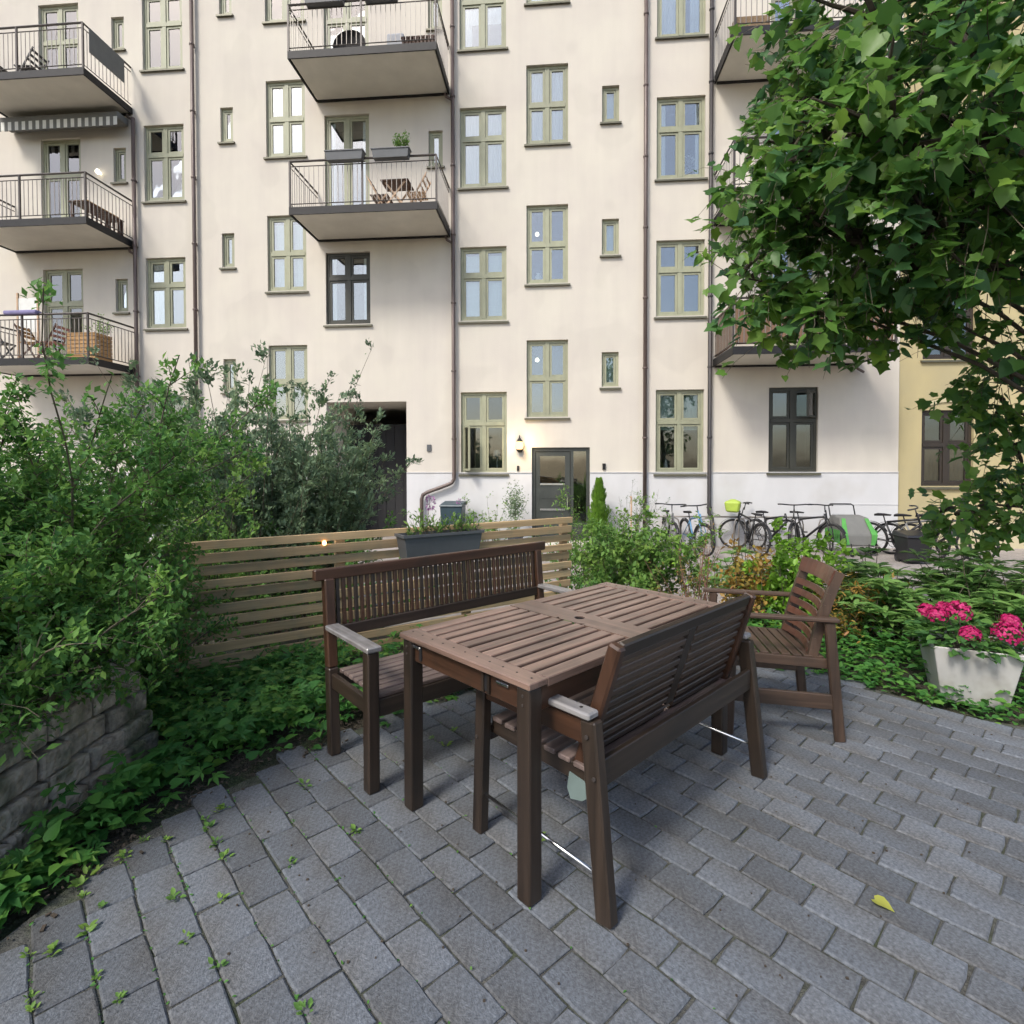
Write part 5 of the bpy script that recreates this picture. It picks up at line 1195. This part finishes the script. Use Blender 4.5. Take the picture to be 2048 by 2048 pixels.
crate('wooden_crate', 'small pale crate at the left of the upper middle balcony', F(-4.25,.9,fz), -TH, .4, .3, .3, 'tan_wood')
def slat_bench(label, p, rz, l, m):
    o = thing('balcony_bench', label, 'bench', p, rz)
    for i in range(5): y = -.18+i*.09; MB().box(-l/2, l/2, y-.035, y+.035, .4, .425).build('seat_slat', M[m], o)
    for sx in (-1,1):
        for sy in (-1,1): MB().box(sx*(l/2-.06)-.025, sx*(l/2-.06)+.025, sy*.17-.025, sy*.17+.025, 0, .4).build('leg', M[m], o)
    for sx in np.linspace(-l/2+.05, l/2-.05, 9): MB().box(sx-.02, sx+.02, -.215, -.195, .05, .4).build('front_slat', M[m], o)
slat_bench('low dark slatted bench at the right of the upper middle balcony', F(-1.95,.85,fz), -TH, .75, 'brown_wood')
tag(MB().box(-.2,.2,-.06,.06,0,.5).build('cushion', M['white_cloth'], loc=F(-2.6,.5,fz+.42), rz=-TH, bevel=.04, seg=2), 'pale cushion leaning on the upper middle balcony', 'cushion')
fz = 6.97
slat_bench('brown slatted bench along the side rail of the middle left balcony', F(-9.72,.75,fz), PI/2-TH, 1.1, 'brown_wood')
tag(MB().box(-.45,.45,-.2,.2,0,.05).build('bench_top', M['pine'], loc=F(-9.75,.75,fz+.43), rz=PI/2-TH, bevel=.01), 'orange wooden board lying on the bench of the middle left balcony', 'board')
aw = thing('awning', 'grey and white striped awning rolled in below the top left balcony', 'awning', F(-11.05,.28,9.62), -TH)
MB().box(-1.57,1.57,-.1,.25,.16,.34).build('cassette', M['awning_grey'], aw, bevel=.02)
for i in range(34):
    x = -1.56+i*3.12/34; MB().box(x, x+3.12/34-.001, -.115, -.105, -.02+(.02 if i % 2 else 0), .2).build('valance_stripe', M['awning_white' if i % 2 else 'awning_grey'], aw)
fz = 10.25
fold_chair('black folding chair at the left of the top left balcony', F(-12.1,.9,fz), .3, 'black_paint', 'black_cloth'); fold_chair('dark chair by the door of the top left balcony', F(-11.3,.8,fz), PI, 'black_paint', 'black_cloth')
tag(MB().box(-.5,.5,-.012,.012,-.55,.0).build('hanging_cloth', M['awning_grey'], loc=F(-9.36,.8,11.2), rz=PI/2-TH, bevel=.008), 'dark bluish cloth hung over the side rail of the top left balcony', 'cloth')
fz = 3.84
fold_chair('black folding chair on the lowest left balcony', F(-12.0,1.0,fz), .2, 'black_paint', 'black_paint'); fold_chair('brown wooden deck chair by the door of the lowest left balcony', F(-11.25,.9,fz), .1, 'brown_wood', 'pine')
fold_chair('reddish chair with pink cushion on the lowest left balcony', F(-10.75,.9,fz), PI, 'brown_wood', 'pink_cloth')
crate('storage_box', 'honey coloured wooden storage box in the corner of the lowest left balcony', F(-9.78,.95,fz), -TH, .68, .5, .62, 'pine', 'box')
tag(MB().box(-.4,.4,-.09,.09,0,.1).build('cushion', M['purple_cloth'], loc=F(-11.0,1.4,fz+.98), rz=-TH, bevel=.035, seg=2), 'purple cushion draped on the rail of the lowest left balcony', 'cushion')
ws = thing('wind_screen', 'cream panel screen standing on the lowest left balcony', 'screen', F(-11.95,.6,fz), -TH); MB().box(-.02,.02,-.02,.02,0,1.75).build('post', M['tan_wood'], ws); MB().box(.025,.5,-.008,.008,.8,1.62).build('panel', M['awning_white'], ws); MB().box(.505,.54,-.02,.02,0,1.6).build('post', M['tan_wood'], ws)
shrub('balcony_plant', 'green plant trailing on the side rail of the lowest left balcony', 'plant', F(-9.75,.6,fz+.62), .08, 12, .5, .5, .3, 4, .14, 7, OV, .05, M['leaf_light'], r0=.004)
tag(MB().box(-.35,.35,-.18,.18,0,.28).build('wicker_box', M['wicker'], loc=F(5.0,1.15,10.2), rz=-TH, bevel=.02), 'brown wicker box on the top right balcony', 'box')
fold_chair('dark chair half hidden by leaves on the lowest right balcony', F(6.4,.8,3.8), PI, 'brown_wood', 'brown_wood')
